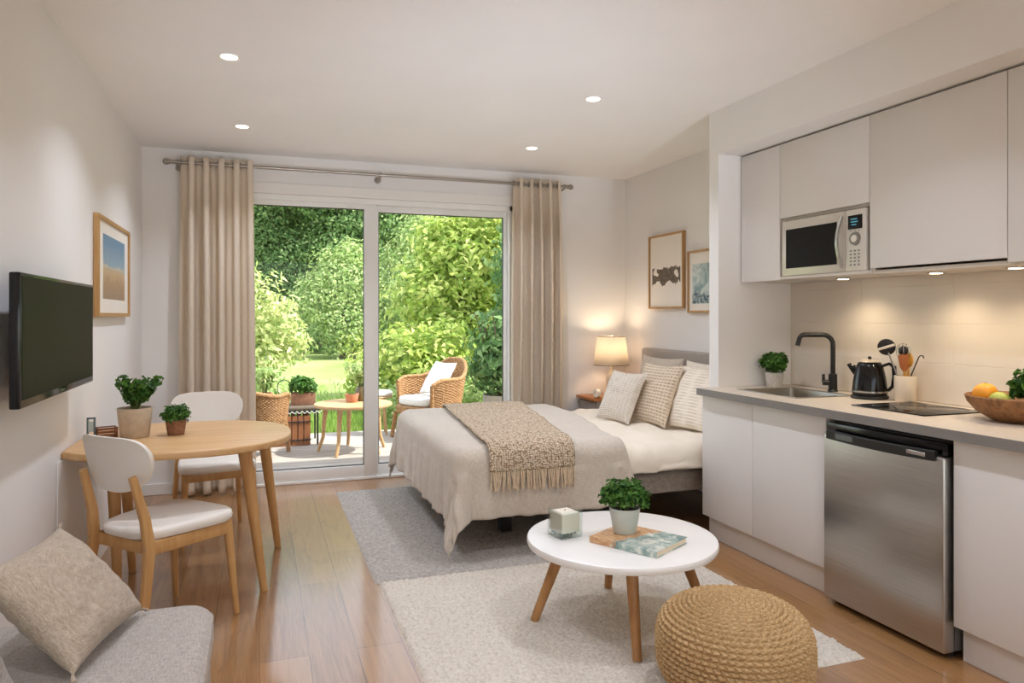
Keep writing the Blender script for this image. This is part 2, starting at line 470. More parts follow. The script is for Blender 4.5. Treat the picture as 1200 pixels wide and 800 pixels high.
# the kitchen's nib wall and bulkhead
NX, NY0, NY1, SZ = 2.65, 3.77, 3.865, 2.33
structure('wall_nib', MB().box((NX, NY0, 0.905), (XR, NY1, H)).box((NX, NY0 + 0.005, 0), (XR, NY1, 0.905)), m_wall)
structure('wall_bulkhead', MB().box((NX, YF, SZ), (XR, NY0, H)), m_wall)
structure('baseboard_back', MB().box((XL, YB - 0.014, 0), (DX0, YB, 0.085), 0.004).box((DX1, YB - 0.014, 0), (XR - 0.014, YB, 0.085), 0.004), m_trim)
structure('baseboard_right', MB().box((XR - 0.014, NY1, 0), (XR, YB, 0.085), 0.004), m_trim)
structure('trim_1', MB().box((DX0 - 0.05, YB - 0.018, DZ + 0.0), (DX1 + 0.05, YB, DZ + 0.085), 0.004), m_trim)
# backsplash tiles
tl = MB().box((XR - 0.0085, 1.0, 0.905), (XR, NY0, 1.60))
for r_ in range(4):
    z0 = 0.9055 + r_ * 0.197
    y = NY0 - 0.0005
    k = 0
    while y > 1.0:
        w_ = 0.575
        tl.box((XR - 0.010, y - w_ + 0.0022, z0 + 0.001), (XR - 0.003, y, z0 + 0.1958), 0.001, 1)
        y -= w_; k += 1
structure('wall_tiles', tl, plain('cream_tile', rgb(222, 212, 198), 0.35, var=0.03, vscale=3, bump=(8, 0.05, 0.01)))

# garden door: fixed frame, two sliding sashes with a pane each
fy0, fy1 = YB + 0.0, YB + 0.13
d1 = structure('door_1', MB().box((DX0, fy0, 0), (DX0 + 0.045, fy1, DZ), 0.004).box((DX1 - 0.045, fy0, 0), (DX1, fy1, DZ), 0.004)
               .box((DX0, fy0, DZ - 0.045), (DX1, fy1, DZ), 0.004).box((DX0, fy0, 0.0), (DX1, fy1 + 0.03, 0.022), 0.004), m_upvc)
def sash(x0, x1, y0, y1, sl, sr, zb, zt):
    s = MB().box((x0, y0, 0.02), (x0 + sl, y1, DZ - 0.04), 0.005).box((x1 - sr, y0, 0.02), (x1, y1, DZ - 0.04), 0.005)
    s.box((x0 + sl - 0.003, y0 + 0.001, 0.02), (x1 - sr + 0.003, y1 - 0.001, zb), 0.005).box((x0 + sl - 0.003, y0 + 0.001, zt), (x1 - sr + 0.003, y1 - 0.001, DZ - 0.04), 0.005)
    o = s.build('sash', m_upvc, d1, 30)
    ym = (y0 + y1) / 2
    MB().box((x0 + sl - 0.01, ym - 0.004, zb - 0.01), (x1 - sr + 0.01, ym + 0.004, zt + 0.01)).build('glass_pane', m_glass, o, 0)
    g = MB()
    for a, b in (((x0 + sl, zb), (x0 + sl + 0.006, zt)), ((x1 - sr - 0.006, zb), (x1 - sr, zt)), ((x0 + sl, zb), (x1 - sr, zb + 0.006)), ((x0 + sl, zt - 0.006), (x1 - sr, zt))):
        g.box((a[0], ym - 0.008, a[1]), (b[0], ym + 0.008, b[1]))
    g.build('gasket', m_blackm, o, 0)
    return o
sl_ = sash(DX0 + 0.045, 0.915, YB + 0.012, YB + 0.06, 0.09, 0.105, 0.115, 2.215)
sr_ = sash(0.83, DX1 - 0.045, YB + 0.066, YB + 0.114, 0.105, 0.03, 0.105, 2.205)

# ------------------------------------------------------------------ kitchen
WZT = 0.905
BX = 2.53                                # plane of the base fronts
def base_cabinet(name, label, y0, y1, splits):
    t = thing(name, label, 'cabinet', (BX, (y0 + y1) / 2, 0), 0)
    L = (y1 - y0) / 2
    body = MB().box((0.022, -L + 0.001, 0.14), (0.64, -L + 0.018, 0.864)).box((0.022, L - 0.018, 0.14), (0.64, L - 0.001, 0.864))
    body.box((0.022, -L + 0.018, 0.14), (0.64, L - 0.018, 0.158)).box((0.62, -L + 0.018, 0.158), (0.64, L - 0.018, 0.864))
    body.build('body', m_carc, t, 0)
    MB().box((0.055, -L + 0.001, 0.0), (0.073, L - 0.001, 0.139)).build('plinth', m_cab, t, 0)
    for a, b in splits:
        MB().box((0, a - (y0 + y1) / 2 + 0.0015, 0.142), (0.021, b - (y0 + y1) / 2 - 0.0015, 0.862), 0.0025).build('door', m_cab, t, 30)
    return t
base_cabinet('base_cabinet', 'white base cabinet with two handleless doors beneath the sink', 2.745, 3.765, [(3.29, 3.763), (2.747, 3.29)])
base_cabinet('base_cabinet', 'white base cabinet beneath the fruit bowl, beside the steel refrigerator', 1.35, 2.085, [(1.352, 2.083)])
# worktop with a cut-out for the sink
SX0, SX1, SY0, SY1 = 2.68, 3.04, 3.12, 3.58
wt = MB()
X0, X1, Y0, Y1 = 2.497, XR - 0.012, 1.35, NY0 - 0.001
wt.box((X0, Y0, 0.866), (SX0, Y1, WZT)).box((SX1, Y0, 0.866), (X1, Y1, WZT)).box((SX0, Y0, 0.866), (SX1, SY0, WZT)).box((SX0, SY1, 0.866), (SX1, Y1, WZT))
wt_o = wt.build('worktop', plain('worktop_laminate', rgb(206, 194, 178), 0.38, var=0.05, vscale=40), None, 0)
tag(wt_o, 'long beige laminate kitchen worktop with a grey front edge', 'worktop')
MB().box((X0 - 0.004, Y0, 0.865), (X0, Y1, WZT - 0.0008)).build('edge_strip', plain('edge_grey', rgb(128, 124, 120), 0.5, var=0.05), wt_o, 0)
# sink
sk = thing('sink', 'inset stainless steel sink bowl in the kitchen worktop', 'sink', (0, 0, 0))
rim = MB()
for a, b in (((SX0 - 0.022, SY0 - 0.022), (SX1 + 0.022, SY0 + 0.004)), ((SX0 - 0.022, SY1 - 0.004), (SX1 + 0.022, SY1 + 0.022)),
             ((SX0 - 0.022, SY0 + 0.004), (SX0 + 0.004, SY1 - 0.004)), ((SX1 - 0.004, SY0 + 0.004), (SX1 + 0.022, SY1 - 0.004))):
    rim.box((a[0], a[1], WZT + 0.0003), (b[0], b[1], WZT + 0.004), 0.001, 1)
rim.build('rim', m_chrome, sk, 30)
def rrect(x0, x1, y0, y1, r, n=6):
    o = []
    for cx, cy, a0 in ((x1 - r, y1 - r, 0), (x0 + r, y1 - r, 90), (x0 + r, y0 + r, 180), (x1 - r, y0 + r, 270)):
        for k in range(n + 1):
            a = R(a0 + 90 * k / n); o.append((cx + r * math.cos(a), cy + r * math.sin(a)))
    return o
bw = MB()
e = 0.003
rings = []
for z, ins in ((WZT + 0.002, 0), (WZT - 0.02, 0.004), (WZT - 0.13, 0.012), (WZT - 0.155, 0.03), (WZT - 0.16, 0.06), (WZT - 0.16, 0.15)):
    rings.append([(x, y, z) for x, y in rrect(SX0 + e + ins, SX1 - e - ins, SY0 + e + ins, SY1 - e - ins, 0.025)])
bw.ring_loft(rings, caps=False); n_ = len(rings[0]); bw.f.append(tuple(len(bw.v) - n_ + k for k in range(n_)))
bw.build('bowl', m_sink, sk, 50)
MB().lathe([(0, 0.003), (0.03, 0.003), (0.04, 0.0)], 24, ((SX0 + SX1) / 2, (SY0 + SY1) / 2, WZT - 0.160)).build('drain', m_chrome, sk)
# tap
tp = thing('kitchen_tap', 'tall matt black kitchen tap with square bend behind the sink', 'tap', (3.115, 3.33, WZT + 0.0005))
MB().lathe([(0.0, 0), (0.027, 0), (0.027, 0.006), (0.024, 0.01), (0.024, 0.098), (0.02, 0.102), (0, 0.102)], 28).build('body', m_blackm, tp, 30)
pth = [(0, 0, 0.10), (0, 0, 0.27)]
for k in range(1, 9): pth.append((-0.055 + 0.055 * math.cos(R(90 * k / 8)), 0, 0.27 + 0.055 * math.sin(R(90 * k / 8))))
pth.append((-0.155, 0, 0.325))
for k in range(1, 7): pth.append((-0.155 - 0.03 * math.sin(R(75 * k / 6)), 0, 0.295 + 0.03 * math.cos(R(75 * k / 6))))
pth.append((-0.195, 0, 0.262))
d_tap = R(152)
rz = Matrix.Rotation(R(-28), 4, 'Z')
MB().tube(pth, 0.0135, 16).build('spout', m_blackm, tp, 40, M=rz)
MB().tube([(0, 0, 0.05), (-0.055, 0, 0.05)], [0.016, 0.016], 14).tube([(-0.05, 0, 0.05), (-0.05, 0, 0.098)], [0.009, 0.008], 10).build('lever', m_blackm, tp, 40, M=Matrix.Rotation(R(-40), 4, 'Z'))
# hob
hb = thing('ceramic_hob', 'flat black ceramic hob set in the worktop above the fridge', 'hob', (2.90, 2.575, WZT))
MB().box((-0.19, -0.205, 0.0004), (0.19, 0.205, 0.006), 0.003).build('glass_plate', m_black, hb, 30)
zr = MB()
for x, y, r in ((-0.07, 0.09, 0.075), (0.09, -0.08, 0.09), (0.1, 0.11, 0.06)):
    zr.lathe([(r, 0), (r, 0.0004), (r - 0.003, 0.0004), (r - 0.003, 0)], 40, (x, y, 0.0061))
zr.build('cooking_zone', plain('zone_grey', rgb(70, 68, 66), 0.4), hb)
# refrigerator
FY0, FY1 = 2.095, 2.735
fr = thing('refrigerator', 'undercounter brushed steel refrigerator with black control strip', 'refrigerator', (2.50, (FY0 + FY1) / 2, 0))
L = (FY1 - FY0) / 2
MB().box((0.062, -L + 0.006, 0.03), (0.60, L - 0.006, 0.845), 0.004).build('body', plain('fridge_side', rgb(92, 90, 88), 0.5), fr, 30)
MB().box((0.0, -L + 0.003, 0.028), (0.058, L - 0.003, 0.79), 0.008, 3).build('door', m_brushed, fr, 30)
cp = MB().box((0.018, -L + 0.003, 0.792), (0.06, L - 0.003, 0.842), 0.004)
cp.build('control_strip', m_black, fr, 30)
hd = MB(); hd.sweep([(-0.004 - 0.012 * math.cos(u * PI / 2), u * (L - 0.035), 0.792 - 0.004 * (1 - u * u)) for u in [q / 10 for q in range(-10, 11)]],
                    lambda i: [(-0.02, -0.009), (0.016, -0.009), (0.022, 0.0), (0.016, 0.012), (-0.02, 0.012)], ref=(0, 0, 1))
hdo = hd.build('handle', m_blackm, fr, 40)
MB().box((-0.0205, -L + 0.07, 0.783), (-0.012, -L + 0.185, 0.799), 0.001, 1).build('badge', m_chrome, hdo, 30)
MB().box((-0.0225, 0.06, 0.779), (-0.012, 0.22, 0.803), 0.001, 1).build('display', plain('display_grey', rgb(98, 106, 102), 0.25), hdo, 30)
for yy in (-L + 0.05, L - 0.05):
    for xx in (0.09, 0.52):
        MB().lathe([(0, 0), (0.02, 0), (0.02, 0.03), (0, 0.03)], 16, (xx, yy, 0)).build('foot', m_blackm, fr)
MB().box((0.05, -L + 0.01, 0.008), (0.058, L - 0.01, 0.032)).build('kick_strip', m_dark, fr, 0)

# wall cabinets
UX = 2.81
UB = XR - 0.001
def wall_cab(label, y0, y1, z0, doors, niche=None, ztop=SZ - 0.006, body_z=None):
    t = thing('wall_cabinet', label, 'cabinet', (UX, (y0 + y1) / 2, z0)); L = (y1 - y0) / 2; D = UB - UX - 0.011
    h = ztop - z0; bz = body_z if body_z is not None else 0.0
    b = MB().box((0.021, -L + 0.0005, bz), (D, -L + 0.017, h)).box((0.021, L - 0.017, bz), (D, L - 0.0005, h))
    b.box((0.021, -L + 0.017, h - 0.017), (D, L - 0.017, h)).box((D - 0.012, -L + 0.017, bz), (D, L - 0.017, h - 0.017))
    if niche: b.box((0.0, -L + 0.0005, bz), (D - 0.012, L - 0.0005, bz + 0.015)).box((0.021, -L + 0.017, niche), (D - 0.012, L - 0.017, niche + 0.015))
    else: b.box((0.021, -L + 0.017, bz), (D - 0.012, L - 0.017, bz + 0.017))
    b.build('body', m_carc, t, 0)
    for za, zb in doors:
        MB().box((0, -L + 0.0018, za), (0.02, L - 0.0018, zb), 0.002).build('door', m_cab, t, 30)
    return t
CT = SZ - 0.012
wall_cab('narrow white wall cabinet in the corner above the sink', 3.41, 3.765, 1.545, [(0, CT - 1.545)])
wall_cab('white wall cabinet with flap door, housing the microwave', 2.765, 3.41, 1.548, [(1.895 - 1.548, CT - 1.548)], niche=0.332)
wall_cab('wide white wall cabinet between the microwave and the frame edge', 2.075, 2.765, 1.545, [(0.027, CT - 1.545)])
wall_cab('white wall cabinet cut off by the frame edge, above the fruit bowl', 1.42, 2.075, 1.545, [(0.008, CT - 1.545)])
# microwave
mw = thing('microwave', 'silver microwave oven with black window built into the wall cabinets', 'microwave', (UX, 3.0875, 1.5635))
L = 0.301; hM = 0.310
MB().box((0.022, -L, 0.0005), (0.33, L, hM)).build('body', plain('microwave_shell', rgb(190, 184, 174), 0.4, 0.3), mw, 0)
pnl = 0.13
MB().box((-0.004, -L + pnl, 0.0005), (0.021, L, hM), 0.004).build('door', plain('microwave_front', rgb(205, 198, 186), 0.35, 0.4), mw, 30)
MB().box((-0.006, -L + pnl + 0.055, 0.042), (-0.0035, L - 0.035, hM - 0.05), 0.001, 1).build('window', m_screen, mw, 30)
MB().box((-0.004, -L, 0.0005), (0.021, -L + pnl - 0.002, hM), 0.004).build('control_panel', plain('microwave_panel', rgb(212, 206, 196), 0.4, 0.2), mw, 30)
MB().box((-0.0065, -L + 0.018, hM - 0.10), (-0.0035, -L + pnl - 0.02, hM - 0.03), 0.001, 1).build('display', m_black, mw, 30)
dsp = MB()
for k, (a, b) in enumerate(((0.05, 0.09), (0.045, 0.09), (0.055, 0.085))):
    dsp.box((-0.0072, -L + a, hM - 0.052 - k * 0.014), (-0.0062, -L + b, hM - 0.047 - k * 0.014))
dsp.build('display_marks', emit('display_cyan', rgb(110, 190, 210), 0.7), mw, 0)
def knob_x(mb, y, z, r, d):   # a disc facing -x
    n = 28; rings = []
    for x, rr in ((-0.004, r), (-0.004 - d, r * 0.94), (-0.004 - d, r * 0.55)):
        rings.append([(x, y + rr * math.cos(2 * PI * k / n), z + rr * math.sin(2 * PI * k / n)) for k in range(n)])
    mb.ring_loft(rings)
kb = MB(); knob_x(kb, -L + 0.063, 0.162, 0.034, 0.008); dial = kb.build('dial', plain('dial_ring', rgb(128, 122, 112), 0.35, 0.7), mw, 30)
kb = MB(); knob_x(kb, -L + 0.063, 0.162, 0.019, 0.012); kb.build('dial_centre', plain('dial_face', rgb(226, 220, 208), 0.4), dial, 30)
bt = MB()
for r_ in range(5):
    for c_ in range(3):
        bt.box((-0.0065, -L + 0.035 + c_ * 0.026, 0.028 + r_ * 0.0175), (-0.0035, -L + 0.046 + c_ * 0.026, 0.036 + r_ * 0.0175), 0.001, 1)
bt.build('keypad', plain('button_grey', rgb(120, 118, 114), 0.5), mw, 30)
bt = MB()
for c_ in range(3):
    bt.box((-0.0065, -L + 0.033 + c_ * 0.026, 0.200), (-0.0035, -L + 0.047 + c_ * 0.026, 0.2045), 0.001, 1)
bt.build('function_buttons', plain('button_pale', rgb(150, 146, 140), 0.5), mw, 30)
hh = MB(); hh.beam([(-0.006 - 0.026 * math.sin(PI * u), -L + pnl + 0.022 + 0.006 * math.sin(PI * u), 0.02 + u * 0.265) for u in [q / 12 for q in range(13)]],
                   [(0.016, 0.012)] * 13, ref=(0, 1, 0), corner=0.5)
hh.build('handle', m_chrome, mw, 40)
# under-cabinet spots
m_uemit = emit('warm_led', (1.0, 0.78, 0.5, 1), 12)
def under_spot(y, label):
    t = thing('cabinet_spotlight', label, 'light', (2.99, y, 1.545), group='round lights under the wall cabinets')
    MB().lathe([(0.0, -0.006), (0.034, -0.006), (0.036, -0.003), (0.036, 0.0), (0, 0)], 28).build('housing', m_chrome, t, 30)
    MB().lathe([(0.0, -0.0075), (0.027, -0.0075), (0.027, -0.006)], 28).build('lens', m_uemit, t, 0)
    ld = bpy.data.lights.new('cabinet_spot_lamp', 'SPOT'); ld.energy = 9.0; ld.color = (1.0, 0.80, 0.55); ld.spot_size = R(140); ld.spot_blend = 0.9; ld.shadow_soft_size = 0.025
    lo = bpy.data.objects.new('lamp', ld); COL.objects.link(lo); lo.parent = t; lo.location = (0, 0, -0.012)
for y_, lb in ((3.12, 'small round cabinet light under the microwave'), (2.55, 'small round cabinet light under the wide wall cabinet, nearer the microwave'),
               (2.17, 'small round cabinet light under the wide wall cabinet, nearer the fruit bowl'), (1.65, 'small round cabinet light under the end wall cabinet')):
    under_spot(y_, lb)

# ------------------------------------------------------------------ foliage tools
def leaves(P, N, L, W, rng, fold=0.25, up=0.3, base=None):
    """n leaves at P with normals N as one array of folded diamonds"""
    n = len(P)
    nn = N + rng.normal(0, 0.45, (n, 3)); nn[:, 2] += up
    nn /= np.linalg.norm(nn, axis=1)[:, None]
    d = rng.normal(0, 1, (n, 3)); d -= nn * (d * nn).sum(1)[:, None]; d /= np.linalg.norm(d, axis=1)[:, None]
    s = np.cross(nn, d)
    l = (L * rng.uniform(0.65, 1.3, n))[:, None]; w = (W * rng.uniform(0.7, 1.25, n))[:, None]
    a = P - d * l * 0.5; b = P + d * l * 0.5 - nn * l * 0.12
    m = P + d * l * 0.02
    lf = m + s * w * 0.5 + nn * w * fold; rt = m - s * w * 0.5 + nn * w * fold
    V = np.stack([a, lf, b, rt], 1).reshape(-1, 3)
    i = np.arange(n)[:, None] * 4
    F = np.concatenate([i + [0, 1, 2], i + [0, 2, 3]], 1).reshape(-1, 3)
    return V, F

def leaf_obj(name, parts, mat, parent):
    me = bpy.data.meshes.new(name)
    V = np.concatenate([p[0] for p in parts]); off = 0; Fs = []
    for v, f in parts: Fs.append(f + off); off += len(v)
    F = np.concatenate(Fs)
    me.vertices.add(len(V)); me.vertices.foreach_set('co', V.astype(np.float32).ravel())
    me.loops.add(F.size); me.loops.foreach_set('vertex_index', F.astype(np.int32).ravel())
    me.polygons.add(len(F)); me.polygons.foreach_set('loop_start', np.arange(0, F.size, 3, dtype=np.int32))
    me.update(calc_edges=True); me.validate()
    me.materials.append(mat)
    o = bpy.data.objects.new(name, me); COL.objects.link(o)
    if parent is not None: o.parent = parent
    return o

def sph(n, rng, zmin=-1.0):
    v = rng.normal(0, 1, (n * 3, 3)); v /= np.linalg.norm(v, axis=1)[:, None]
    v = v[v[:, 2] > zmin][:n]; return v

def bush_leaves(blobs, per, L, W, seed, zmin=-0.8, up=0.35, shell=(0.72, 1.05)):
    rng = np.random.default_rng(seed); parts = []
    for (c, r, *s) in blobs:
        sc = np.array(s[0]) if s else np.ones(3)
        n = int(per * r * r); v = sph(n, rng, zmin); n = len(v)
        lump = 1 + 0.16 * np.sin(v[:, 0] * 5 + seed) * np.cos(v[:, 1] * 6 + c[0] * 3) + 0.10 * np.sin(v[:, 2] * 11 + c[1] * 5)
        rad = rng.uniform(shell[0], shell[1], n) * lump
        P = np.array(c) + v * (rad * r)[:, None] * sc
        parts.append(leaves(P, v, L, W, rng, up=up))
    return parts

def potted(name, label, loc, pot_prof, pot_mat, soil_r, soil_z, leaf_fn, leaf_mat, stems, nseg=40):
    t = thing(name, label, 'plant', loc)
    MB().lathe(pot_prof, nseg).build('pot', pot_mat, t, 40)
    MB().lathe([(0, soil_z + 0.004), (soil_r * 0.6, soil_z + 0.003), (soil_r, soil_z)], 28).build('soil', m_soil, t)
    if stems:
        s = MB()
        for a, b, c, r in stems: s.tube([a, b, c], [r, r * 0.8, r * 0.5], 6)
        s.build('stem', m_twig, t)
    leaf_obj('foliage', leaf_fn, leaf_mat, t)
    return t

def pot_profile(r0, r1, h, th=0.006, lip=0.0):
    return [(0, 0), (r0 * 0.93, 0), (r0, 0.006), (r1 + lip, h - 0.004), (r1 + lip - 0.001, h), (r1 - th, h), (r1 - th - 0.002, h - 0.02), (r0 - th, 0.02), (0, 0.018)]

def stem_set(seed, n, z0, h, spread, r=0.0025):
    rr = random.Random(seed); o = []
    for k in range(n):
        a = rr.uniform(0, 2 * PI); q = spread * rr.uniform(0.35, 1)
        o.append(((0.012 * math.cos(a), 0.012 * math.sin(a), z0), (q * 0.45 * math.cos(a), q * 0.45 * math.sin(a), z0 + h * 0.55),
                  (q * math.cos(a), q * math.sin(a), z0 + h * rr.uniform(0.75, 1.0)), r))
    return o

def sprig_leaves(stems, per, L, W, seed):
    rng = np.random.default_rng(seed); P = []; N = []
    for a, b, c, r in stems:
        a, b, c = map(np.array, (a, b, c))
        for k in range(per):
            t = rng.uniform(0.3, 1.05); p = (1 - t) ** 2 * a + 2 * t * (1 - t) * b + t * t * c if t < 1 else c
            o = rng.normal(0, 1, 3); o /= np.linalg.norm(o)
            P.append(p + o * L * 0.5); N.append(o)
    return [leaves(np.array(P), np.array(N), L, W, rng, up=0.5)]

# worktop plant, in the corner by the nib wall
potted('potted_herb', 'small green plant in speckled pot on the worktop beside the sink', (2.985, 3.672, WZT + 0.0005),
       pot_profile(0.045, 0.055, 0.088), m_potspeck, 0.047, 0.074,
       bush_leaves([((0, 0, 0.15), 0.072, (1.05, 1.05, 0.85)), ((0.01, 0.0, 0.125), 0.055)], 95000, 0.030, 0.017, 3, -0.5), m_herb, stem_set(3, 9, 0.07, 0.09, 0.05))
# kettle
kt = thing('electric_kettle', 'glossy black electric kettle on its base, on the worktop', 'kettle', (3.04, 2.99, WZT + 0.0005), R(0))
MB().lathe([(0, 0), (0.088, 0), (0.092, 0.006), (0.09, 0.016), (0.08, 0.02), (0, 0.02)], 40).build('base', m_blackm, kt, 30)
MB().lathe([(0, 0.021), (0.082, 0.021), (0.086, 0.03), (0.085, 0.05), (0.078, 0.11), (0.066, 0.165), (0.058, 0.185), (0.05, 0.192), (0, 0.192)], 48).build('body', m_black, kt, 40)
MB().lathe([(0.083, 0.032), (0.0875, 0.034), (0.0875, 0.042), (0.084, 0.044)], 48).build('steel_band', m_chrome, kt, 30)
ld_ = MB().lathe([(0, 0.206), (0.025, 0.205), (0.046, 0.199), (0.052, 0.192)], 40).build('lid', plain('kettle_lid', rgb(214, 204, 188), 0.3, 0.5), kt, 30)
MB().lathe([(0, 0.222), (0.008, 0.22), (0.01, 0.212), (0.006, 0.205)], 20).build('knob', m_black, ld_)
MB().beam([(0.05 * 0.6 + 0.0, -0.045, 0.17), (0.06, -0.07, 0.185), (0.065, -0.095, 0.17), (0.06, -0.103, 0.12), (0.055, -0.097, 0.07), (0.05, -0.072, 0.045)],
          [(0.02, 0.014), (0.022, 0.016), (0.022, 0.018), (0.022, 0.017), (0.02, 0.015), (0.018, 0.012)], ref=(1, 0, 0), corner=0.7).build('handle', m_black, kt, 50)
MB().sweep([(-0.03, 0.048, 0.135), (-0.042, 0.068, 0.155), (-0.052, 0.086, 0.172), (-0.056, 0.094, 0.170)],
           lambda i: [((0.028, 0.02, 0.012, 0.006)[i] * math.cos(k * PI / 6), (0.024, 0.017, 0.012, 0.008)[i] * math.sin(k * PI / 6)) for k in range(12)]).build('spout', m_black, kt, 50)
# utensil crock and what stands in it
CX_, CY_ = 3.105, 2.825
cr = thing('utensil_crock', 'pale stoneware utensil crock beside the kettle', 'crock', (CX_, CY_, WZT + 0.0005))
MB().lathe([(0, 0), (0.05, 0), (0.052, 0.004), (0.0525, 0.126), (0.0505, 0.13), (0.046, 0.13), (0.0455, 0.12), (0.045, 0.012), (0, 0.01)], 40).build('pot', plain('stoneware', rgb(214, 200, 180), 0.6, var=0.04), cr, 40)
UZ = WZT + 0.02
def utensil(name, label, cat, base, top):
    t = thing(name, label, cat, (CX_ + base[0], CY_ + base[1], UZ), 0, 'cooking utensils in the crock')
    d = Vector((top[0] - base[0], top[1] - base[1], top[2])); q = Vector((0, 0, 1)).rotation_difference(d.normalized())
    t.rotation_mode = 'QUATERNION'; t.rotation_quaternion = q
    return t, d.length
u_, l_ = utensil('skimmer', 'black slotted skimmer with pale band in the utensil crock', 'utensil', (0.0, 0.0, 0), (-0.035, 0.072, 0.225))
MB().tube([(0, 0, 0), (0, 0, l_)], 0.0045, 8).build('handle', m_chrome, u_)
MB().lathe([(0, -0.006), (0.03, -0.006), (0.041, -0.001), (0.043, 0.004), (0.03, 0.008), (0, 0.008)], 28).build('head', m_blackm, u_, 40, M=Matrix.Translation((0, 0, l_ + 0.03)) @ Matrix.Rotation(R(35), 4, 'Z') @ Matrix.Rotation(R(80), 4, 'Y'))
MB().box((-0.012, -0.041, l_ + 0.023), (0.012, 0.041, l_ + 0.036), 0.002).build('band', plain('pale_band', rgb(222, 208, 190), 0.5), u_, 30, M=Matrix.Rotation(R(35), 4, 'Z'))
u_, l_ = utensil('whisk', 'wire whisk with dark ball inside in the utensil crock', 'utensil', (0.0, -0.005, 0), (-0.005, 0.005, 0.19))
MB().tube([(0, 0, 0), (0, 0, l_)], [0.006, 0.007], 8).build('handle', m_crate, u_)
wk = MB()
for k in range(4):
    a = k * PI / 4
    wk.tube([(0.036 * math.sin(t_) * math.cos(a) * (0.6 + 0.4 * math.sin(t_ / 2)), 0.036 * math.sin(t_) * math.sin(a) * (0.6 + 0.4 * math.sin(t_ / 2)), l_ + 0.04 - 0.045 * math.cos(t_ / 1.0))
             for t_ in [j * PI / 12 - PI * 0 for j in range(0, 25)]], 0.0014, 5)
wk.build('wire_loops', m_chrome, u_)
MB().ball((0, 0, l_ + 0.048), 0.024, (1, 1, 1), 3).build('ball', m_blackm, u_)
m_ochre = plain('ochre_utensil', rgb(206, 150, 58), 0.45, var=0.1)
m_amber = plain('amber_utensil', rgb(178, 98, 42), 0.45, var=0.12)
u_, l_ = utensil('spatula', 'wide amber spatula in the utensil crock', 'utensil', (-0.005, -0.015, 0), (-0.02, -0.012, 0.135))
MB().beam([(0, 0, 0), (0, 0, l_)], [(0.012, 0.008), (0.014, 0.008)], ref=(0, 1, 0)).build('handle', m_ochre, u_, 40)
MB().beam([(0, 0, l_), (0, 0, l_ + 0.02), (0, 0, l_ + 0.07), (0, 0, l_ + 0.085)], [(0.02, 0.008), (0.046, 0.007), (0.062, 0.005), (0.05, 0.003)], ref=(0, 1, 0), corner=0.6).build('blade', m_amber, u_, 40)
u_, l_ = utensil('wooden_spoon', 'ochre wooden spoon behind the spatula in the utensil crock', 'utensil', (0.015, 0.0, 0), (0.022, 0.002, 0.16))
MB().tube([(0, 0, 0), (0, 0, l_)], [0.006, 0.005], 8).build('handle', m_ochre, u_)
MB().ball((0, 0, l_ + 0.03), 0.036, (0.25, 0.8, 1.1), 3).build('bowl', m_ochre, u_)
u_, l_ = utensil('ladle', 'thin dark hooked ladle leaning out of the utensil crock', 'utensil', (0.0, 0.02, 0), (0.0, -0.08, 0.21))
MB().tube([(0, 0, 0), (0, 0, l_), (0, -0.006, l_ + 0.012), (0, -0.018, l_ + 0.016), (0, -0.028, l_ + 0.008)], 0.003, 8).build('handle', m_blackm, u_)
# fruit bowl with an orange, a lime and leafy greens
bx, by = 2.965, 2.135
fb = thing('fruit_bowl', 'turned wooden bowl of fruit on the worktop', 'bowl', (bx, by, WZT + 0.0005))
MB().lathe([(0, 0), (0.09, 0), (0.10, 0.004), (0.155, 0.035), (0.188, 0.075), (0.197, 0.10), (0.193, 0.105), (0.187, 0.10), (0.176, 0.075), (0.145, 0.04), (0.095, 0.015), (0, 0.012)], 56).build(
    'bowl', wood('bowl_wood', rgb(172, 122, 76), rgb(112, 76, 46), 'z', 0.55, 2.5), fb, 40)
m_orange = plain('orange_peel', rgb(240, 160, 40), 0.45, var=0.06, vscale=20, bump=(220, 0.25, 0.002))
og = thing('orange', 'orange fruit on the window side of the wooden bowl', 'fruit', (bx - 0.06, by + 0.105, WZT + 0.105))
MB().ball((0, 0, 0), 0.048, (1, 1, 0.95), 4).build('peel', m_orange, og)
MB().lathe([(0, 0.046), (0.004, 0.047), (0.005, 0.044)], 12).build('stalk', m_twig, og)
lm = thing('lime', 'green lime beside the orange in the wooden bowl', 'fruit', (bx - 0.085, by + 0.022, WZT + 0.088))
MB().ball((0, 0, 0), 0.036, (1, 1.2, 0.95), 3).build('peel', plain('lime_peel', rgb(176, 184, 84), 0.45, var=0.08), lm)
MB().ball((0, 0.0435, 0), 0.006, (1, 0.8, 1), 2).build('tip', m_twig, lm)
lv = thing('leafy_greens', 'bunch of dark leafy greens in the wooden bowl', 'vegetable', (bx + 0.01, by - 0.07, WZT + 0.05))
MB().tube([(0.0, 0, 0), (0, 0, 0.05)], [0.02, 0.03], 10).build('stalk', m_twig, lv)
leaf_obj('foliage', bush_leaves([((0, 0, 0.10), 0.085, (1, 1, 0.85)), ((0.02, -0.06, 0.09), 0.06)], 60000, 0.05, 0.024, 8, -0.6), m_box, lv)

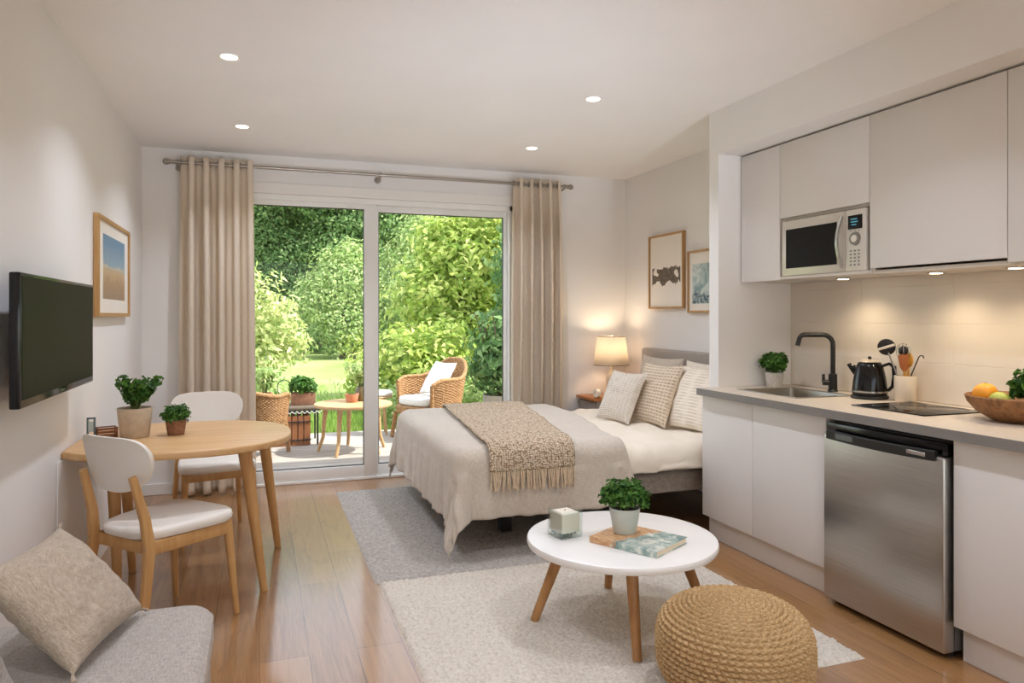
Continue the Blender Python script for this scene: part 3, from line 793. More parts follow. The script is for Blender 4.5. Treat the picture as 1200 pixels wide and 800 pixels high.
# ------------------------------------------------------------------ dining corner
TCX, TCY, TA, TB, TZ = -0.38, 4.00, 0.535, 0.50, 0.74
dt = thing('dining_table', 'oak dining table with rounded end, its straight end against the wall', 'table', (TCX, TCY, 0))
pts = []
ex = 2.4
xw = XL + 0.002 - TCX
for k in range(-60, 61):
    a = R(k * 2.2)
    c_, s_ = math.cos(a), math.sin(a)
    x = TA * math.copysign(abs(c_) ** (2 / ex), c_); y = TB * math.copysign(abs(s_) ** (2 / ex), s_)
    if x >= xw + 0.002: pts.append((x, y))
tw = (1 - abs(xw / TA) ** ex) ** (1 / ex) * TB
pts = [(xw, -tw)] + pts + [(xw, tw)]
MB().prism(pts, TZ - 0.034, TZ, 0.008).build('table_top', m_oak, dt, 40)
def leg_taper(top, foot, w0, w1):
    return MB().sweep([top, foot], lambda i: [((w0, w1)[i] / 2 * math.cos(2 * PI * k / 20), (w0, w1)[i] / 2 * math.sin(2 * PI * k / 20)) for k in range(20)])
for a, b in (((-0.07, 3.74), (0.02, 3.735)), ((0.015, 4.31), (0.10, 4.42)), ((-0.655, 3.85), (-0.625, 3.80)), ((-0.66, 4.16), (-0.63, 4.24))):
    leg_taper((a[0] - TCX, a[1] - TCY, TZ - 0.036), (b[0] - TCX, b[1] - TCY, 0), 0.066, 0.036).build('leg', m_oakz, dt, 40)
MB().box((XL + 0.001 - TCX, -0.40, 0.0), (XL + 0.007 - TCX, 0.40, TZ - 0.036), 0.001).build('support_panel', m_cab, dt, 30)['label'] = 'white panel'

def make_chair(label, loc, rz):
    t = thing('dining_chair', label, 'chair', loc, rz, 'white dining chairs')
    # seat pad: rounded trapezoid
    out = []
    for k in range(72):
        a = 2 * PI * k / 72; c, s = math.cos(a), math.sin(a); e_ = 2 / 4.2
        x = 0.225 * math.copysign(abs(c) ** e_, c); y = 0.225 * math.copysign(abs(s) ** e_, s)
        y *= 0.90 + 0.14 * (x / 0.225); out.append((x + 0.01, y))
    sp = MB(); rings = []
    for z, k in ((0.425, 0.93), (0.427, 0.97), (0.438, 0.995), (0.450, 1.0), (0.462, 0.985), (0.469, 0.95), (0.472, 0.86), (0.470, 0.6), (0.467, 0.3), (0.466, 0.05)):
        rings.append([(x * k, y * k, z + (0.004 * (x / 0.22) if z > 0.46 else 0)) for x, y in out])
    sp.ring_loft(rings); sp.build('seat', m_white_pad, t, 50)
    fr_ = MB()
    for s in (1, -1):
        fr_.beam([(-0.19, s * 0.165, 0.395), (0.19, s * 0.19, 0.395)], [(0.055, 0.022)] * 2, ref=(0, 0, 1))
    fr_.beam([(0.185, -0.19, 0.40), (0.185, 0.19, 0.40)], [(0.045, 0.022)] * 2, ref=(0, 0, 1)).beam([(-0.185, -0.17, 0.395), (-0.185, 0.17, 0.395)], [(0.05, 0.022)] * 2, ref=(0, 0, 1))
    fr_.build('seat_frame', m_oakz, t, 40)
    for s in (1, -1):
        leg_taper((0.18, s * 0.185, 0.424), (0.215, s * 0.205, 0), 0.042, 0.024).build('leg', m_oakz, t, 40)
    for s in (1, -1):
        MB().beam([(-0.262, s * 0.205, 0), (-0.225, s * 0.19, 0.22), (-0.202, s * 0.18, 0.40), (-0.215, s * 0.172, 0.52), (-0.262, s * 0.16, 0.70)],
                  [(0.026, 0.022), (0.036, 0.026), (0.044, 0.028), (0.038, 0.026), (0.026, 0.022)], ref=(1, 0, 0)).build('leg', m_oakz, t, 40)
    # curved back shell: an outline in (u, v), bent about z
    bk = MB(); nu, nv = 56, 14
    def sh(u, v, off):
        # u along width -1..1, v 0..1 in height, rounded outline
        hw = 0.215 ; y = u * hw
        top = 0.082 * max(0, 1 - abs(u) ** 5.0) ** 0.5; bot = 0.150 * max(0, 1 - abs(u) ** 2.6) ** 0.52
        z = 0.770 + (-bot + (top + bot) * v)
        x = -0.232 - (z - 0.62) * 0.22 + 0.05 * u * u + off
        return (x, y, z)
    bk.grid(nu, nv, lambda a, b: sh(-math.cos(PI * a), b, 0.008)); bk.grid(nu, nv, lambda a, b: sh(-math.cos(PI * a), b, -0.008))
    n1 = (nu + 1) * (nv + 1)
    bd = [i for i in range(nu + 1)] + [j * (nu + 1) + nu for j in range(1, nv + 1)] + [nv * (nu + 1) + i for i in range(nu - 1, -1, -1)] + [j * (nu + 1) for j in range(nv - 1, 0, -1)]
    for q in range(len(bd)): 
        a, b = bd[q], bd[(q + 1) % len(bd)]; bk.f.append((a, b, b + n1, a + n1))
    bk.uv = None
    bk.build('backrest', m_white_pad, t, 60, merge=0.0002)
    for s in (1, -1): MB().ball((-0.222, s * 0.181, 0.405), 0.006, (0.5, 1, 1), 2).build('bolt', m_chrome, t)
    return t
make_chair('white dining chair with oak legs, on the near side of the table, by the sofa', (-0.395, 3.505, 0), R(43))
make_chair('white dining chair with oak legs, on the far side of the table, by the curtain', (-0.265, 4.775, 0), R(-77))

st = stem_set(21, 16, 0.13, 0.16, 0.125, 0.003)
potted('potted_plant', 'larger leafy plant in round stone pot on the dining table', (-0.585, 4.01, TZ + 0.0005),
       pot_profile(0.066, 0.080, 0.145, 0.008), m_potbeige, 0.068, 0.128,
       sprig_leaves(st, 34, 0.034, 0.021, 5), m_herb, st)
potted('potted_succulent', 'small round bushy plant in brown pot on the dining table', (-0.400, 4.02, TZ + 0.0005),
       pot_profile(0.040, 0.050, 0.075, 0.005), m_potbrown, 0.043, 0.062,
       bush_leaves([((0, 0, 0.098), 0.062, (1, 1, 0.85)), ((0, 0, 0.085), 0.05)], 170000, 0.022, 0.009, 9, -0.35), m_box, stem_set(4, 6, 0.06, 0.04, 0.04), 10)
hold = thing('card_holder', 'small blue-grey upright holder on the dining table against the wall', 'holder', (-0.775, 4.005, TZ + 0.0005))
MB().box((-0.022, -0.02, 0), (0.022, 0.02, 0.008), 0.002).build('base', m_dark, hold, 30)
MB().box((-0.018, -0.012, 0.008), (-0.012, 0.012, 0.105), 0.001).box((0.012, -0.012, 0.008), (0.018, 0.012, 0.105), 0.001).box((-0.018, -0.012, 0.098), (0.018, 0.012, 0.105), 0.001).build('stand', plain('blue_grey', rgb(92, 112, 116), 0.4), hold, 30)
MB().box((-0.012, -0.003, 0.035), (0.012, 0.003, 0.085)).build('card', plain('card_face', rgb(196, 208, 208), 0.6), hold, 0)
tr = thing('desk_tray', 'little brown slatted tray on the dining table, beside the stone pot', 'tray', (-0.715, 4.04, TZ + 0.0005), R(20))
MB().box((-0.045, -0.03, 0), (0.045, 0.03, 0.006)).box((-0.045, -0.03, 0.006), (-0.040, 0.03, 0.05)).box((0.040, -0.03, 0.006), (0.045, 0.03, 0.05)).build('body', m_crate, tr, 0)
sl = MB()
for z in (0.015, 0.03, 0.045): sl.box((-0.045, -0.033, z), (0.045, -0.030, z + 0.006)).box((-0.045, 0.030, z), (0.045, 0.033, z + 0.006))
sl.build('side_slats', m_crate, tr, 0)

# ------------------------------------------------------------------ left wall
tv = thing('television', 'wall-mounted flat black television on the side wall above the dining table end', 'television', (XL, 3.26, 1.26))
MB().box((0.070, -0.54, -0.222), (0.103, 0.54, 0.222), 0.006).build('housing', m_black, tv, 30)
MB().box((0.1022, -0.525, -0.195), (0.1045, 0.525, 0.210), 0.001, 1).build('screen', m_screen, tv, 30)
MB().box((0.001, -0.12, -0.10), (0.02, 0.12, 0.10), 0.003).box((0.02, -0.03, -0.04), (0.071, 0.03, 0.04), 0.003).build('wall_mount', m_blackm, tv, 30)
MB().box((0.1030, -0.03, -0.2125), (0.1040, -0.018, -0.2045)).box((0.1030, -0.012, -0.211), (0.1040, 0.004, -0.206)).box((0.1030, 0.010, -0.211), (0.1040, 0.024, -0.206)).build('logo', m_chrome, tv, 0)

def picture(name, label, wall, y0, y1, z0, z1, fmat, mat_w, art, fw=0.022):
    """wall: x of the wall plane and the sign of the room side"""
    x, s = wall
    t = thing(name, label, 'picture', (x, (y0 + y1) / 2, (z0 + z1) / 2)); a, b = (y1 - y0) / 2, (z1 - z0) / 2
    X = lambda d: s * d
    f = MB()
    for p, q in (((-a, -b), (a, -b + fw)), ((-a, b - fw), (a, b)), ((-a, -b + fw), (-a + fw, b - fw)), ((a - fw, -b + fw), (a, b - fw))):
        f.box((min(X(0.001), X(0.030)), p[0], p[1]), (max(X(0.001), X(0.030)), q[0], q[1]), 0.0015, 1)
    f.build('frame', fmat, t, 30)
    MB().box((min(X(0.004), X(0.018)), -a + fw - 0.002, -b + fw - 0.002), (max(X(0.004), X(0.018)), a - fw + 0.002, b - fw + 0.002)).build('mount', plain('mount_board', rgb(238, 232, 222), 0.8, var=0.01), t, 0)
    if art:
        y_a, y_b, z_a, z_b, m = art
        MB().box((min(X(0.017), X(0.0186)), y_a - a, z_a - b), (max(X(0.017), X(0.0186)), y_b - a, z_b - b)).build('print', m, t, 0)
    return t
def mk_field():
    t = NT('print_field'); v = t.coord(); sx = t.n('ShaderNodeSeparateXYZ'); t.l(v, sx.inputs[0])
    n = t.noise(v, 24, 4, 0.7); n2 = t.noise(t.coord(scale=(1, 60, 14)), 1, 3)
    z = t.math('ADD', sx.outputs[2], t.math('MULTIPLY', t.math('SUBTRACT', n, 0.5), 0.16))
    c = t.ramp(t.math('ADD', t.math('MULTIPLY', z, 2.4), 0.5), [(0.10, rgb(172, 146, 118)), (0.32, rgb(190, 160, 122)), (0.44, rgb(214, 186, 142)), (0.52, rgb(196, 190, 168)), (0.56, rgb(150, 172, 184)), (0.85, rgb(118, 148, 172))])
    lo = t.math('LESS_THAN', sx.outputs[2], 0.0)
    c = t.mix(t.math('MULTIPLY', t.math('MULTIPLY', n2, lo), 0.45), c, rgb(120, 100, 84))
    return t.done(t.bsdf(c, 0.8))
picture('framed_picture', 'wood-framed print of a pale field under blue sky on the television wall', (XL, 1), 4.33, 5.30, 1.335, 1.885, m_frame, None,
        (0.16, 0.83, 0.10, 0.46, mk_field()))
def mk_rock():
    t = NT('print_rock'); v = t.coord(); sx = t.n('ShaderNodeSeparateXYZ'); t.l(v, sx.inputs[0])
    n = t.noise(v, 11, 4, 0.6); n2 = t.noise(v, 60, 5, 0.75)
    band = t.math('ABSOLUTE', t.math('ADD', t.math('ADD', sx.outputs[2], 0.035), t.math('MULTIPLY', t.math('SUBTRACT', n, 0.5), 0.17)))
    inb = t.math('LESS_THAN', band, 0.060)
    hole = t.noise(t.coord(loc=(0.3, 0.2, 0.1)), 9, 1)
    inb = t.math('MULTIPLY', inb, t.math('LESS_THAN', hole, 0.60))
    dk = t.ramp(n2, [(0.35, rgb(52, 46, 40)), (0.65, rgb(140, 126, 110))])
    return t.done(t.bsdf(t.mix(inb, rgb(238, 231, 220), dk), 0.8))
picture('framed_picture', 'taller wood-framed print of a dark rock on cream, above the bed', (XR, -1), 4.985, 5.525, 1.40, 2.02, m_frame, None,
        (0.05, 0.49, 0.14, 0.44, mk_rock()), 0.016)
def mk_ice():
    t = NT('print_coast'); v = t.coord(); sx = t.n('ShaderNodeSeparateXYZ'); t.l(v, sx.inputs[0])
    n = t.noise(v, 9, 4, 0.6, 1.0)
    c = t.ramp(n, [(0.3, rgb(110, 140, 146)), (0.48, rgb(172, 192, 190)), (0.6, rgb(212, 220, 214)), (0.72, rgb(146, 172, 174))])
    low = t.math('LESS_THAN', t.math('ADD', sx.outputs[2], t.math('MULTIPLY', n, 0.12)), -0.03)
    d = t.ramp(t.noise(v, 40, 4), [(0.4, rgb(72, 92, 100)), (0.6, rgb(168, 184, 184))])
    return t.done(t.bsdf(t.mix(low, c, d), 0.8))
picture('framed_picture', 'shorter wood-framed pale teal print beside the kitchen wall', (XR, -1), 4.40, 4.925, 1.365, 1.845, m_frame, None,
        (0.06, 0.465, 0.07, 0.375, mk_ice()), 0.016)

# ------------------------------------------------------------------ curtains
RZ, RY = 2.475, 5.865
rod = thing('curtain_rod', 'long brushed metal curtain rod above the garden door', 'curtain rod', (0, RY, RZ))
MB().tube([(-0.62, 0, 0), (2.56, 0, 0)], 0.0125, 16).build('pole', m_steelrod, rod)
for s, x in ((-1, -0.62), (1, 2.56)):
    MB().ball((x + s * 0.03, 0, 0), 0.024, (1, 1, 1), 3).tube([(x, 0, 0), (x + s * 0.012, 0, 0)], 0.018, 16).build('finial', m_steelrod, rod)
for x in (-0.575, 0.915, 2.53):
    MB().tube([(x, YB - RY - 0.001, -0.02), (x, 0.02, -0.02), (x, 0.0, -0.012)], 0.008, 10).tube([(x - 0.001, 0, 0), (x + 0.012, 0, 0)], 0.02, 16).tube([(x, YB - RY - 0.012, -0.02), (x, YB - RY - 0.001, -0.02)], 0.026, 16).build('bracket', m_steelrod, rod)
def curtain(label, x0, x1, folds, seed, flare):
    t = thing('curtain', label, 'curtain', ((x0 + x1) / 2, RY, 0), group='linen curtains at the garden door')
    W = x1 - x0; rr = random.Random(seed); ph = [rr.uniform(-0.5, 0.5) for _ in range(folds * 2 + 3)]
    def f(u, v):
        z = 0.018 + v * (RZ + 0.045 - 0.018)
        k = u * folds * 2 * PI
        amp = 0.055 * (0.75 + 0.5 * vnoise(u * folds * 1.0, 0.3, seed)) * (0.55 + 0.45 * sst(0, 0.25, 1 - v))
        x = (u - 0.5) * W * (1 + flare * (1 - v)) + 0.012 * math.sin(k * 2 + seed) * (1 - 0.6 * v) + 0.015 * (vnoise(u * 5, v * 2, seed) - 0.5)
        y = amp * math.sin(k + 0.5 * math.sin(v * 3 + seed) * (1 - v)) + 0.02 * (vnoise(u * 9, v * 3.3, seed + 4) - 0.5) * (1 - v)
        return (x, y, z)
    m = MB().grid(folds * 26, 60, f, lambda u, v: (u * W * 2.2, v * 2.5))
    o = m.build('drape', m_curtain, t, 80, recalc=False)
    sd = o.modifiers.new('thickness', 'SOLIDIFY'); sd.thickness = 0.003
    for k in range(folds * 2):
        u = (k + 0.5) / (folds * 2) 
        # eyelets where the cloth crosses the pole
        uu = k / (folds * 2)
        x, y, z = f(min(uu + 1e-3, 1), (RZ - 0.018) / (RZ + 0.045 - 0.018))
        ring = [(x + 0.0, 0.021 * math.cos(a), RZ + 0.021 * math.sin(a)) for a in [2 * PI * q / 16 for q in range(16)]]
        MB().tube(ring, 0.004, 6, closed=True).build('eyelet', m_steelrod, t)
    return t
curtain('gathered linen curtain behind the dining table, at the television-wall end of the rod', -0.545, -0.045, 5, 3, 0.09)
curtain('gathered linen curtain behind the bed, at the bedside-lamp end of the rod', 2.055, 2.50, 5, 8, 0.03)

# ------------------------------------------------------------------ downlights
m_down = emit('downlight_glow', (1.0, 0.86, 0.66, 1), 14)
DL = {(-0.14, 3.78): 'round recessed downlight in the ceiling over the dining table',
      (-0.11, 5.14): 'round recessed downlight in the ceiling before the dining-side curtain',
      (1.83, 3.82): 'round recessed downlight in the ceiling over the near edge of the bed',
      (1.93, 5.09): 'round recessed downlight in the ceiling before the bed-side curtain'}
for y in (2.22, 0.9, -0.4, -1.5):  # further rows out of view, added to brighten the room
    for x in (-0.13, 1.85): DL[(x, y)] = None
k_ = 0
for (x, y), lb in DL.items():
    if lb is None: lb = 'added downlight brightening the room, out of view of the camera'
    t = thing('downlight', lb, 'ceiling light', (x, y, H), group='added unseen downlights in the ceiling' if lb.endswith('camera') else 'recessed downlights over the bed and table')
    MB().lathe([(0.038, -0.002), (0.052, -0.006), (0.055, -0.003), (0.055, -0.0003), (0.038, -0.0003)], 36).build('trim_ring', m_trim, t, 40)
    MB().lathe([(0, -0.0025), (0.039, -0.0025), (0.039, -0.0005)], 32).build('diffuser', m_down, t, 0)
    ld = bpy.data.lights.new('downlight_lamp', 'AREA'); ld.shape = 'DISK'; ld.size = 0.076; ld.energy = 6.5; ld.spread = R(120); ld.color = (0.90, 0.955, 1.10)
    lo = bpy.data.objects.new('lamp', ld); COL.objects.link(lo); lo.parent = t; lo.location = (0, 0, -0.007)

# ------------------------------------------------------------------ added uplights, out of view, brighten the ceiling from behind the camera
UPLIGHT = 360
def uplighter(label, x, y, aim):
    t = thing('added_uplighter', label, 'lamp', (x, y, 0), group='added unseen uplights')
    MB().lathe([(0, 0), (0.125, 0), (0.13, 0.006), (0.13, 0.296), (0.127, 0.30), (0.123, 0.296), (0.121, 0.03), (0, 0.03)], 48).build('can', m_blackm, t, 40)
    MB().lathe([(0, 0.20), (0.06, 0.20), (0.07, 0.21), (0.07, 0.225), (0, 0.225)], 32).tube([(0, 0, 0.03), (0, 0, 0.20)], 0.02, 10).build('lamp_holder', m_steelrod, t, 40)
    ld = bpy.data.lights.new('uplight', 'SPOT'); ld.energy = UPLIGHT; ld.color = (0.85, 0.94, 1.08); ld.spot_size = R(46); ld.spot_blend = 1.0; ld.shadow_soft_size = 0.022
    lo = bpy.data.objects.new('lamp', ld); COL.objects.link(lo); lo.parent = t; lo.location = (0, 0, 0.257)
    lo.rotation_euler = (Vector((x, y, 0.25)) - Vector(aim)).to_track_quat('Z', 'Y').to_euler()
uplighter('added unseen uplight for the ceiling, behind the camera in mid-room', 0.65, -0.85, (0.75, 6.0, 2.6))
uplighter('added unseen uplight for the ceiling, behind the camera on the kitchen side', 1.75, -0.85, (1.65, 6.0, 2.6))

# ------------------------------------------------------------------ rugs
def rug(name, label, x0, x1, y0, y1, z0, th, m, seed, step, rz=0.0):
    cx, cy = (x0 + x1) / 2, (y0 + y1) / 2; W, D = x1 - x0, y1 - y0
    nx, ny = int(W / step), int(D / step); rng = np.random.default_rng(seed)
    jz = rng.uniform(0, 1, (ny + 1, nx + 1)); low = [[vnoise(i * step * 14, j * step * 14, seed) for i in range(nx + 1)] for j in range(ny + 1)]
    vs = []; 
    for j in range(ny + 1):
        for i in range(nx + 1):
            x, y = -W / 2 + W * i / nx, -D / 2 + D * j / ny
            ed = min(i, j, nx - i, ny - j)
            if ed > 0:
                x += (jz[j, i] - 0.5) * step * 0.7; y += (jz[ny - j, nx - i] - 0.5) * step * 0.7
            else:
                x += 0.004 * (vnoise(y * 30, x * 3, seed) - 0.5); y += 0.004 * (vnoise(x * 30, y * 3, seed) - 0.5)
            z = z0 + (th * (0.45 + 0.45 * jz[j, i] + 0.25 * low[j][i]) if ed > 1 else (th * 0.5 if ed == 1 else 0.0008))
            vs.append((x, y, z))
    fs = [(j * (nx + 1) + i, j * (nx + 1) + i + 1, (j + 1) * (nx + 1) + i + 1, (j + 1) * (nx + 1) + i) for j in range(ny) for i in range(nx)]
    b = MB(); b.add(vs, fs)
    b.add([(-W / 2, -D / 2, z0 + 0.0004), (W / 2, -D / 2, z0 + 0.0004), (W / 2, D / 2, z0 + 0.0004), (-W / 2, D / 2, z0 + 0.0004)], [(3, 2, 1, 0)])
    o = b.build(name, m, None, 80, loc=(cx, cy, 0), recalc=False); o.rotation_euler = (0, 0, rz)
    return tag(o, label, 'rug')
rug('area_rug', 'grey flecked rug lying under the foot of the bed', 0.545, 2.35, 3.64, 5.62, 0.0, 0.012, m_rug1, 5, 0.009)
rug('area_rug', 'cream wool rug under the coffee table and pouf', 0.565, 2.235, 2.22, 3.632, 0.0, 0.018, m_rug2, 9, 0.008)

# ------------------------------------------------------------------ bed
BX0, BX1, BY0, BY1 = 1.13, 3.12, 3.945, 5.51     # mattress
MZ = 0.525
bed = thing('bed', 'double bed upholstered in grey-beige fabric, headboard against the wall', 'bed', ((BX0 + BX1) / 2, (BY0 + BY1) / 2, 0))
ox, oy = (BX0 + BX1) / 2, (BY0 + BY1) / 2
MB().box((BX0 - ox + 0.02, BY0 - oy, 0.235), (BX1 - ox, BY1 - oy, 0.36), 0.02, 3).build('base', m_bedbase, bed, 40)
MB().box((BX0 - ox + 0.015, BY0 - oy + 0.005, 0.362), (BX1 - ox - 0.005, BY1 - oy - 0.005, MZ - 0.015), 0.045, 4).build('mattress', m_pil_w, bed, 40)
MB().box((BX1 - ox + 0.003, BY0 - oy - 0.04, 0.20), (XR - ox - 0.003, BY1 - oy + 0.06, 1.065), 0.025, 4).build('headboard', m_head, bed, 40)
for x, y in ((BX0 + 0.30, BY0 + 0.30), (BX0 + 0.30, BY1 - 0.30), (BX1 - 0.1, BY0 + 0.1), (BX1 - 0.1, BY1 - 0.1)):
    MB().box((x - ox - 0.035, y - oy - 0.035, 0.016), (x - ox + 0.035, y - oy + 0.035, 0.235), 0.004).build('leg', m_dark, bed, 30)

def drape(x, y, X0, X1, Y0, Y1, top, r, flare, zmin, fold, seed):
    """flat cloth point (x, y) laid over the bed box X0.. Y0..Y1 (foot at X0)"""
    dx = X0 - x if x < X0 else 0.0
    dy = (Y0 - y) if y < Y0 else ((y - Y1) if y > Y1 else 0.0)
    sy = -1 if y < Y0 else 1
    s = math.hypot(dx, dy)
    bx_, by_ = max(x, X0), min(max(y, Y0), Y1)
    if s < 1e-9: 
        return (bx_, by_, top)
    flare = min(0.5, flare + 0.15 * (2 * dx * dy / (s * s)))
    if s < r * PI / 2: h, d = r * math.sin(s / r), r * (1 - math.cos(s / r))
    else:
        q = s - r * PI / 2; h, d = r + q * flare, r + q * math.sqrt(1 - flare * flare)
    nx, ny = -dx / s, sy * dy / s
    al = (y * 1.0 if dx > dy else x * 1.0)
    wv = fold * sst(0.05, 0.40, d) * (math.sin(al * 21 + seed) * 0.6 + math.sin(al * 47 + seed * 2 + 1.3 * math.sin(al * 9)) * 0.4)
    z = top - d
    if z < zmin: 
        h += (zmin - z) * 0.5; z = zmin + 0.002 * math.sin(al * 30)
    return (bx_ + nx * (h + wv), by_ + ny * (h + wv), z)

def cloth(name, mat, parent, xs, ys, nu, nv, top, r, flare, zmin, fold, seed, lift=0.0, thick=0.006, xmap=None, crumple=0.006):
    def f(u, v):
        y = ys[0] + (ys[1] - ys[0]) * v
        x = xs[0] + (xs[1] - xs[0]) * u
        if xmap: x = xmap(u, y)
        p = drape(x, y, BX0 - lift, BX1, BY0 - lift, BY1 + lift, top + lift, r, flare, zmin, fold, seed)
        c = crumple * ((vnoise(x * 7, y * 7, seed) - 0.5) + 0.6 * (vnoise(x * 19, y * 13, seed + 2) - 0.5))
        return (p[0] - ox - (c if p[2] < top - 0.1 else 0), p[1] - oy - (c if p[2] < top - 0.1 else 0), p[2] + c)
    m = MB().grid(nu, nv, f, lambda u, v: (xs[0] + (xs[1] - xs[0]) * u, ys[0] + (ys[1] - ys[0]) * v))
    o = m.build(name, mat, parent, 80, recalc=False)
    sd = o.modifiers.new('thickness', 'SOLIDIFY'); sd.thickness = thick; sd.offset = 1
    return o
# duvet: short drop at the sides
dv = thing('duvet', 'cream white duvet turned down below the pillows', 'bedding', (ox, oy, 0))
cloth('cover', m_duvet, dv, (1.75, 3.02), (BY0 - 0.19, BY1 + 0.07), 70, 90, MZ + 0.005, 0.07, 0.06, 0.05, 0.010, 4, 0.006, 0.022, None, 0.035)
cv = thing('coverlet', 'grey-beige woven coverlet spread over the foot of the bed', 'bedding', (ox, oy, 0))
def cov_x(u, y):
    xr = 2.03 + 0.22 * sst(BY0 - 0.1, BY1, y) + 0.03 * math.sin(y * 3)
    if y < BY0: xr += 0.10 * min(1, (BY0 - y) / 0.35)
    x0 = BX0 - 0.50
    return x0 + (xr - x0) * u
cloth('cloth', m_coverlet, cv, (BX0 - 0.50, 2.2), (BY0 - 0.47, BY1 + 0.42), 110, 150, MZ + 0.042, 0.085, 0.055, 0.024, 0.017, 1.7, 0.040, 0.008, cov_x, 0.010)
th = thing('throw_blanket', 'chunky tan knitted throw with fringe laid across the bed', 'blanket', (ox, oy, 0))
def thr_edges(y):
    t_ = (y - BY0) / (BY1 - BY0)
    return (1.19 + 0.17 * max(0, t_) - 0.02 * min(0, t_), 1.70 + 0.30 * max(0, t_))
TY0, TY1 = BY0 - 0.26, BY1 + 0.18
cloth('blanket', m_throw, th, (1.19, 1.75), (TY0, TY1), 40, 130, MZ + 0.056, 0.09, 0.085, 0.03, 0.010, 1.7, 0.055, 0.012, lambda u, y: thr_edges(y)[0] + (thr_edges(y)[1] - thr_edges(y)[0]) * u, 0.010)
fg = MB(); rr = random.Random(7)
for k in range(44):
    u = (k + 0.5) / 44
    e0, e1 = thr_edges(TY0)
    x = e0 + (e1 - e0) * u
    p = drape(x, TY0, BX0 - 0.055, BX1, BY0 - 0.055, BY1, MZ + 0.111, 0.09, 0.085, 0.03, 0.010, 1.7)
    a = Vector((p[0] - ox, p[1] - oy - 0.006, p[2] + 0.008))
    sw = rr.uniform(-0.012, 0.012); l_ = rr.uniform(0.10, 0.125)
    fg.tube([a, a + Vector((sw * 0.3, -0.008, -0.03)), a + Vector((sw, -0.012, -l_ * 0.75)), a + Vector((sw * 1.6, -0.012, -l_))], [0.0035, 0.0052, 0.0048, 0.0062], 6)
fg.build('fringe', m_fringe, th, 50)

def cushion_mesh(w, h, t, seed, n=36, pinch=0.08, crumple=0.012, power=0.5):
    m = MB()
    for s in (1, -1):
        def f(u, v):
            a, b = -1 + 2 * u, -1 + 2 * v
            x = w / 2 * a * (1 - pinch * (1 - b * b)); z = h / 2 * b * (1 - pinch * (1 - a * a))
            q = max(0.0, (1 - abs(a) ** 2.2) * (1 - abs(b) ** 2.2)) ** power
            y = s * t / 2 * q * (1 + 0.0)
            y += s * crumple * q ** 0.5 * ((vnoise(a * 4, b * 4, seed + s) - 0.5) + 0.7 * (vnoise(a * 9, b * 9, seed + 5 + s) - 0.5))
            return (x, y, z)
        m.grid(n, n, f, lambda u, v: (u * w, v * h))
    return m
def pillow(name, label, loc, rot, w, h, t, mat, seed, group=None, piping=None, tuft=None):
    o = cushion_mesh(w, h, t, seed).build(name, mat, None, 80, merge=0.0004)
    o.location = loc; o.rotation_euler = rot
    tag(o, label, 'cushion', group)
    if piping:
        p = MB(); pts_ = []
        for a, b in [(-1 + 2 * k / 12, -1) for k in range(12)] + [(1, -1 + 2 * k / 12) for k in range(12)] + [(1 - 2 * k / 12, 1) for k in range(12)] + [(-1, 1 - 2 * k / 12) for k in range(12)]:
            pts_.append((w / 2 * a * (1 - 0.08 * (1 - b * b)), 0, h / 2 * b * (1 - 0.08 * (1 - a * a))))
        p.tube(pts_, 0.004, 6, closed=True).build('piping', piping, o)
    if tuft:
        r_ = random.Random(seed)
        for sx in (1, -1):
            for sz in (1, -1):
                p = MB()
                for q in range(9):
                    a = r_.uniform(-0.7, 0.7)
                    d = Vector((sx * math.cos(a), r_.uniform(-0.4, 0.4), sz * (0.7 + 0.4 * math.sin(a)))).normalized()
                    st_ = Vector((sx * w / 2 * 0.985, 0, sz * h / 2 * 0.985))
                    p.tube([st_, st_ + d * 0.012, st_ + d * 0.02 + Vector((0, 0, -0.004))], [0.003, 0.0028, 0.002], 5)
                p.build('tassel', tuft, o)
    return o
# pillows lean back toward the headboard (+x): local y is the thickness
def bedpillow(label, x, y, w, h, t, lean, yaw, mat, seed, **k):
    # upright pillow facing -x, leaning back by `lean` degrees
    zc = MZ + 0.040 + h / 2 * math.cos(R(lean))
    o = pillow('pillow', label, (0, 0, 0), (0, 0, 0), w, h, t, mat, seed, 'pillows on the bed', **k)
    M = Matrix.Translation((x, y, zc)) @ Matrix.Rotation(R(-90 + yaw), 4, 'Z') @ Matrix.Rotation(R(-lean), 4, 'X')
    o.matrix_world = M; o.rotation_mode = 'XYZ'
    return o
bedpillow('greige pillow standing at the lamp side of the headboard', 3.01, 5.10, 0.62, 0.46, 0.12, 12, 0, m_pil_g, 11)
bedpillow('white pillow at the headboard behind the waffle cushion', 3.01, 4.42, 0.66, 0.45, 0.12, 12, 0, m_pil_w, 12)
bedpillow('large ribbed cream pillow beside the kitchen wall', 2.80, 4.20, 0.58, 0.45, 0.13, 20, 4, m_stripe, 13)
bedpillow('beige waffle-weave cushion in the middle of the pillows', 2.70, 4.61, 0.46, 0.46, 0.12, 22, 6, m_lattice, 14)
bedpillow('small pale knitted cushion in front of the other pillows', 2.53, 4.81, 0.40, 0.40, 0.12, 26, 10, m_knit, 15)

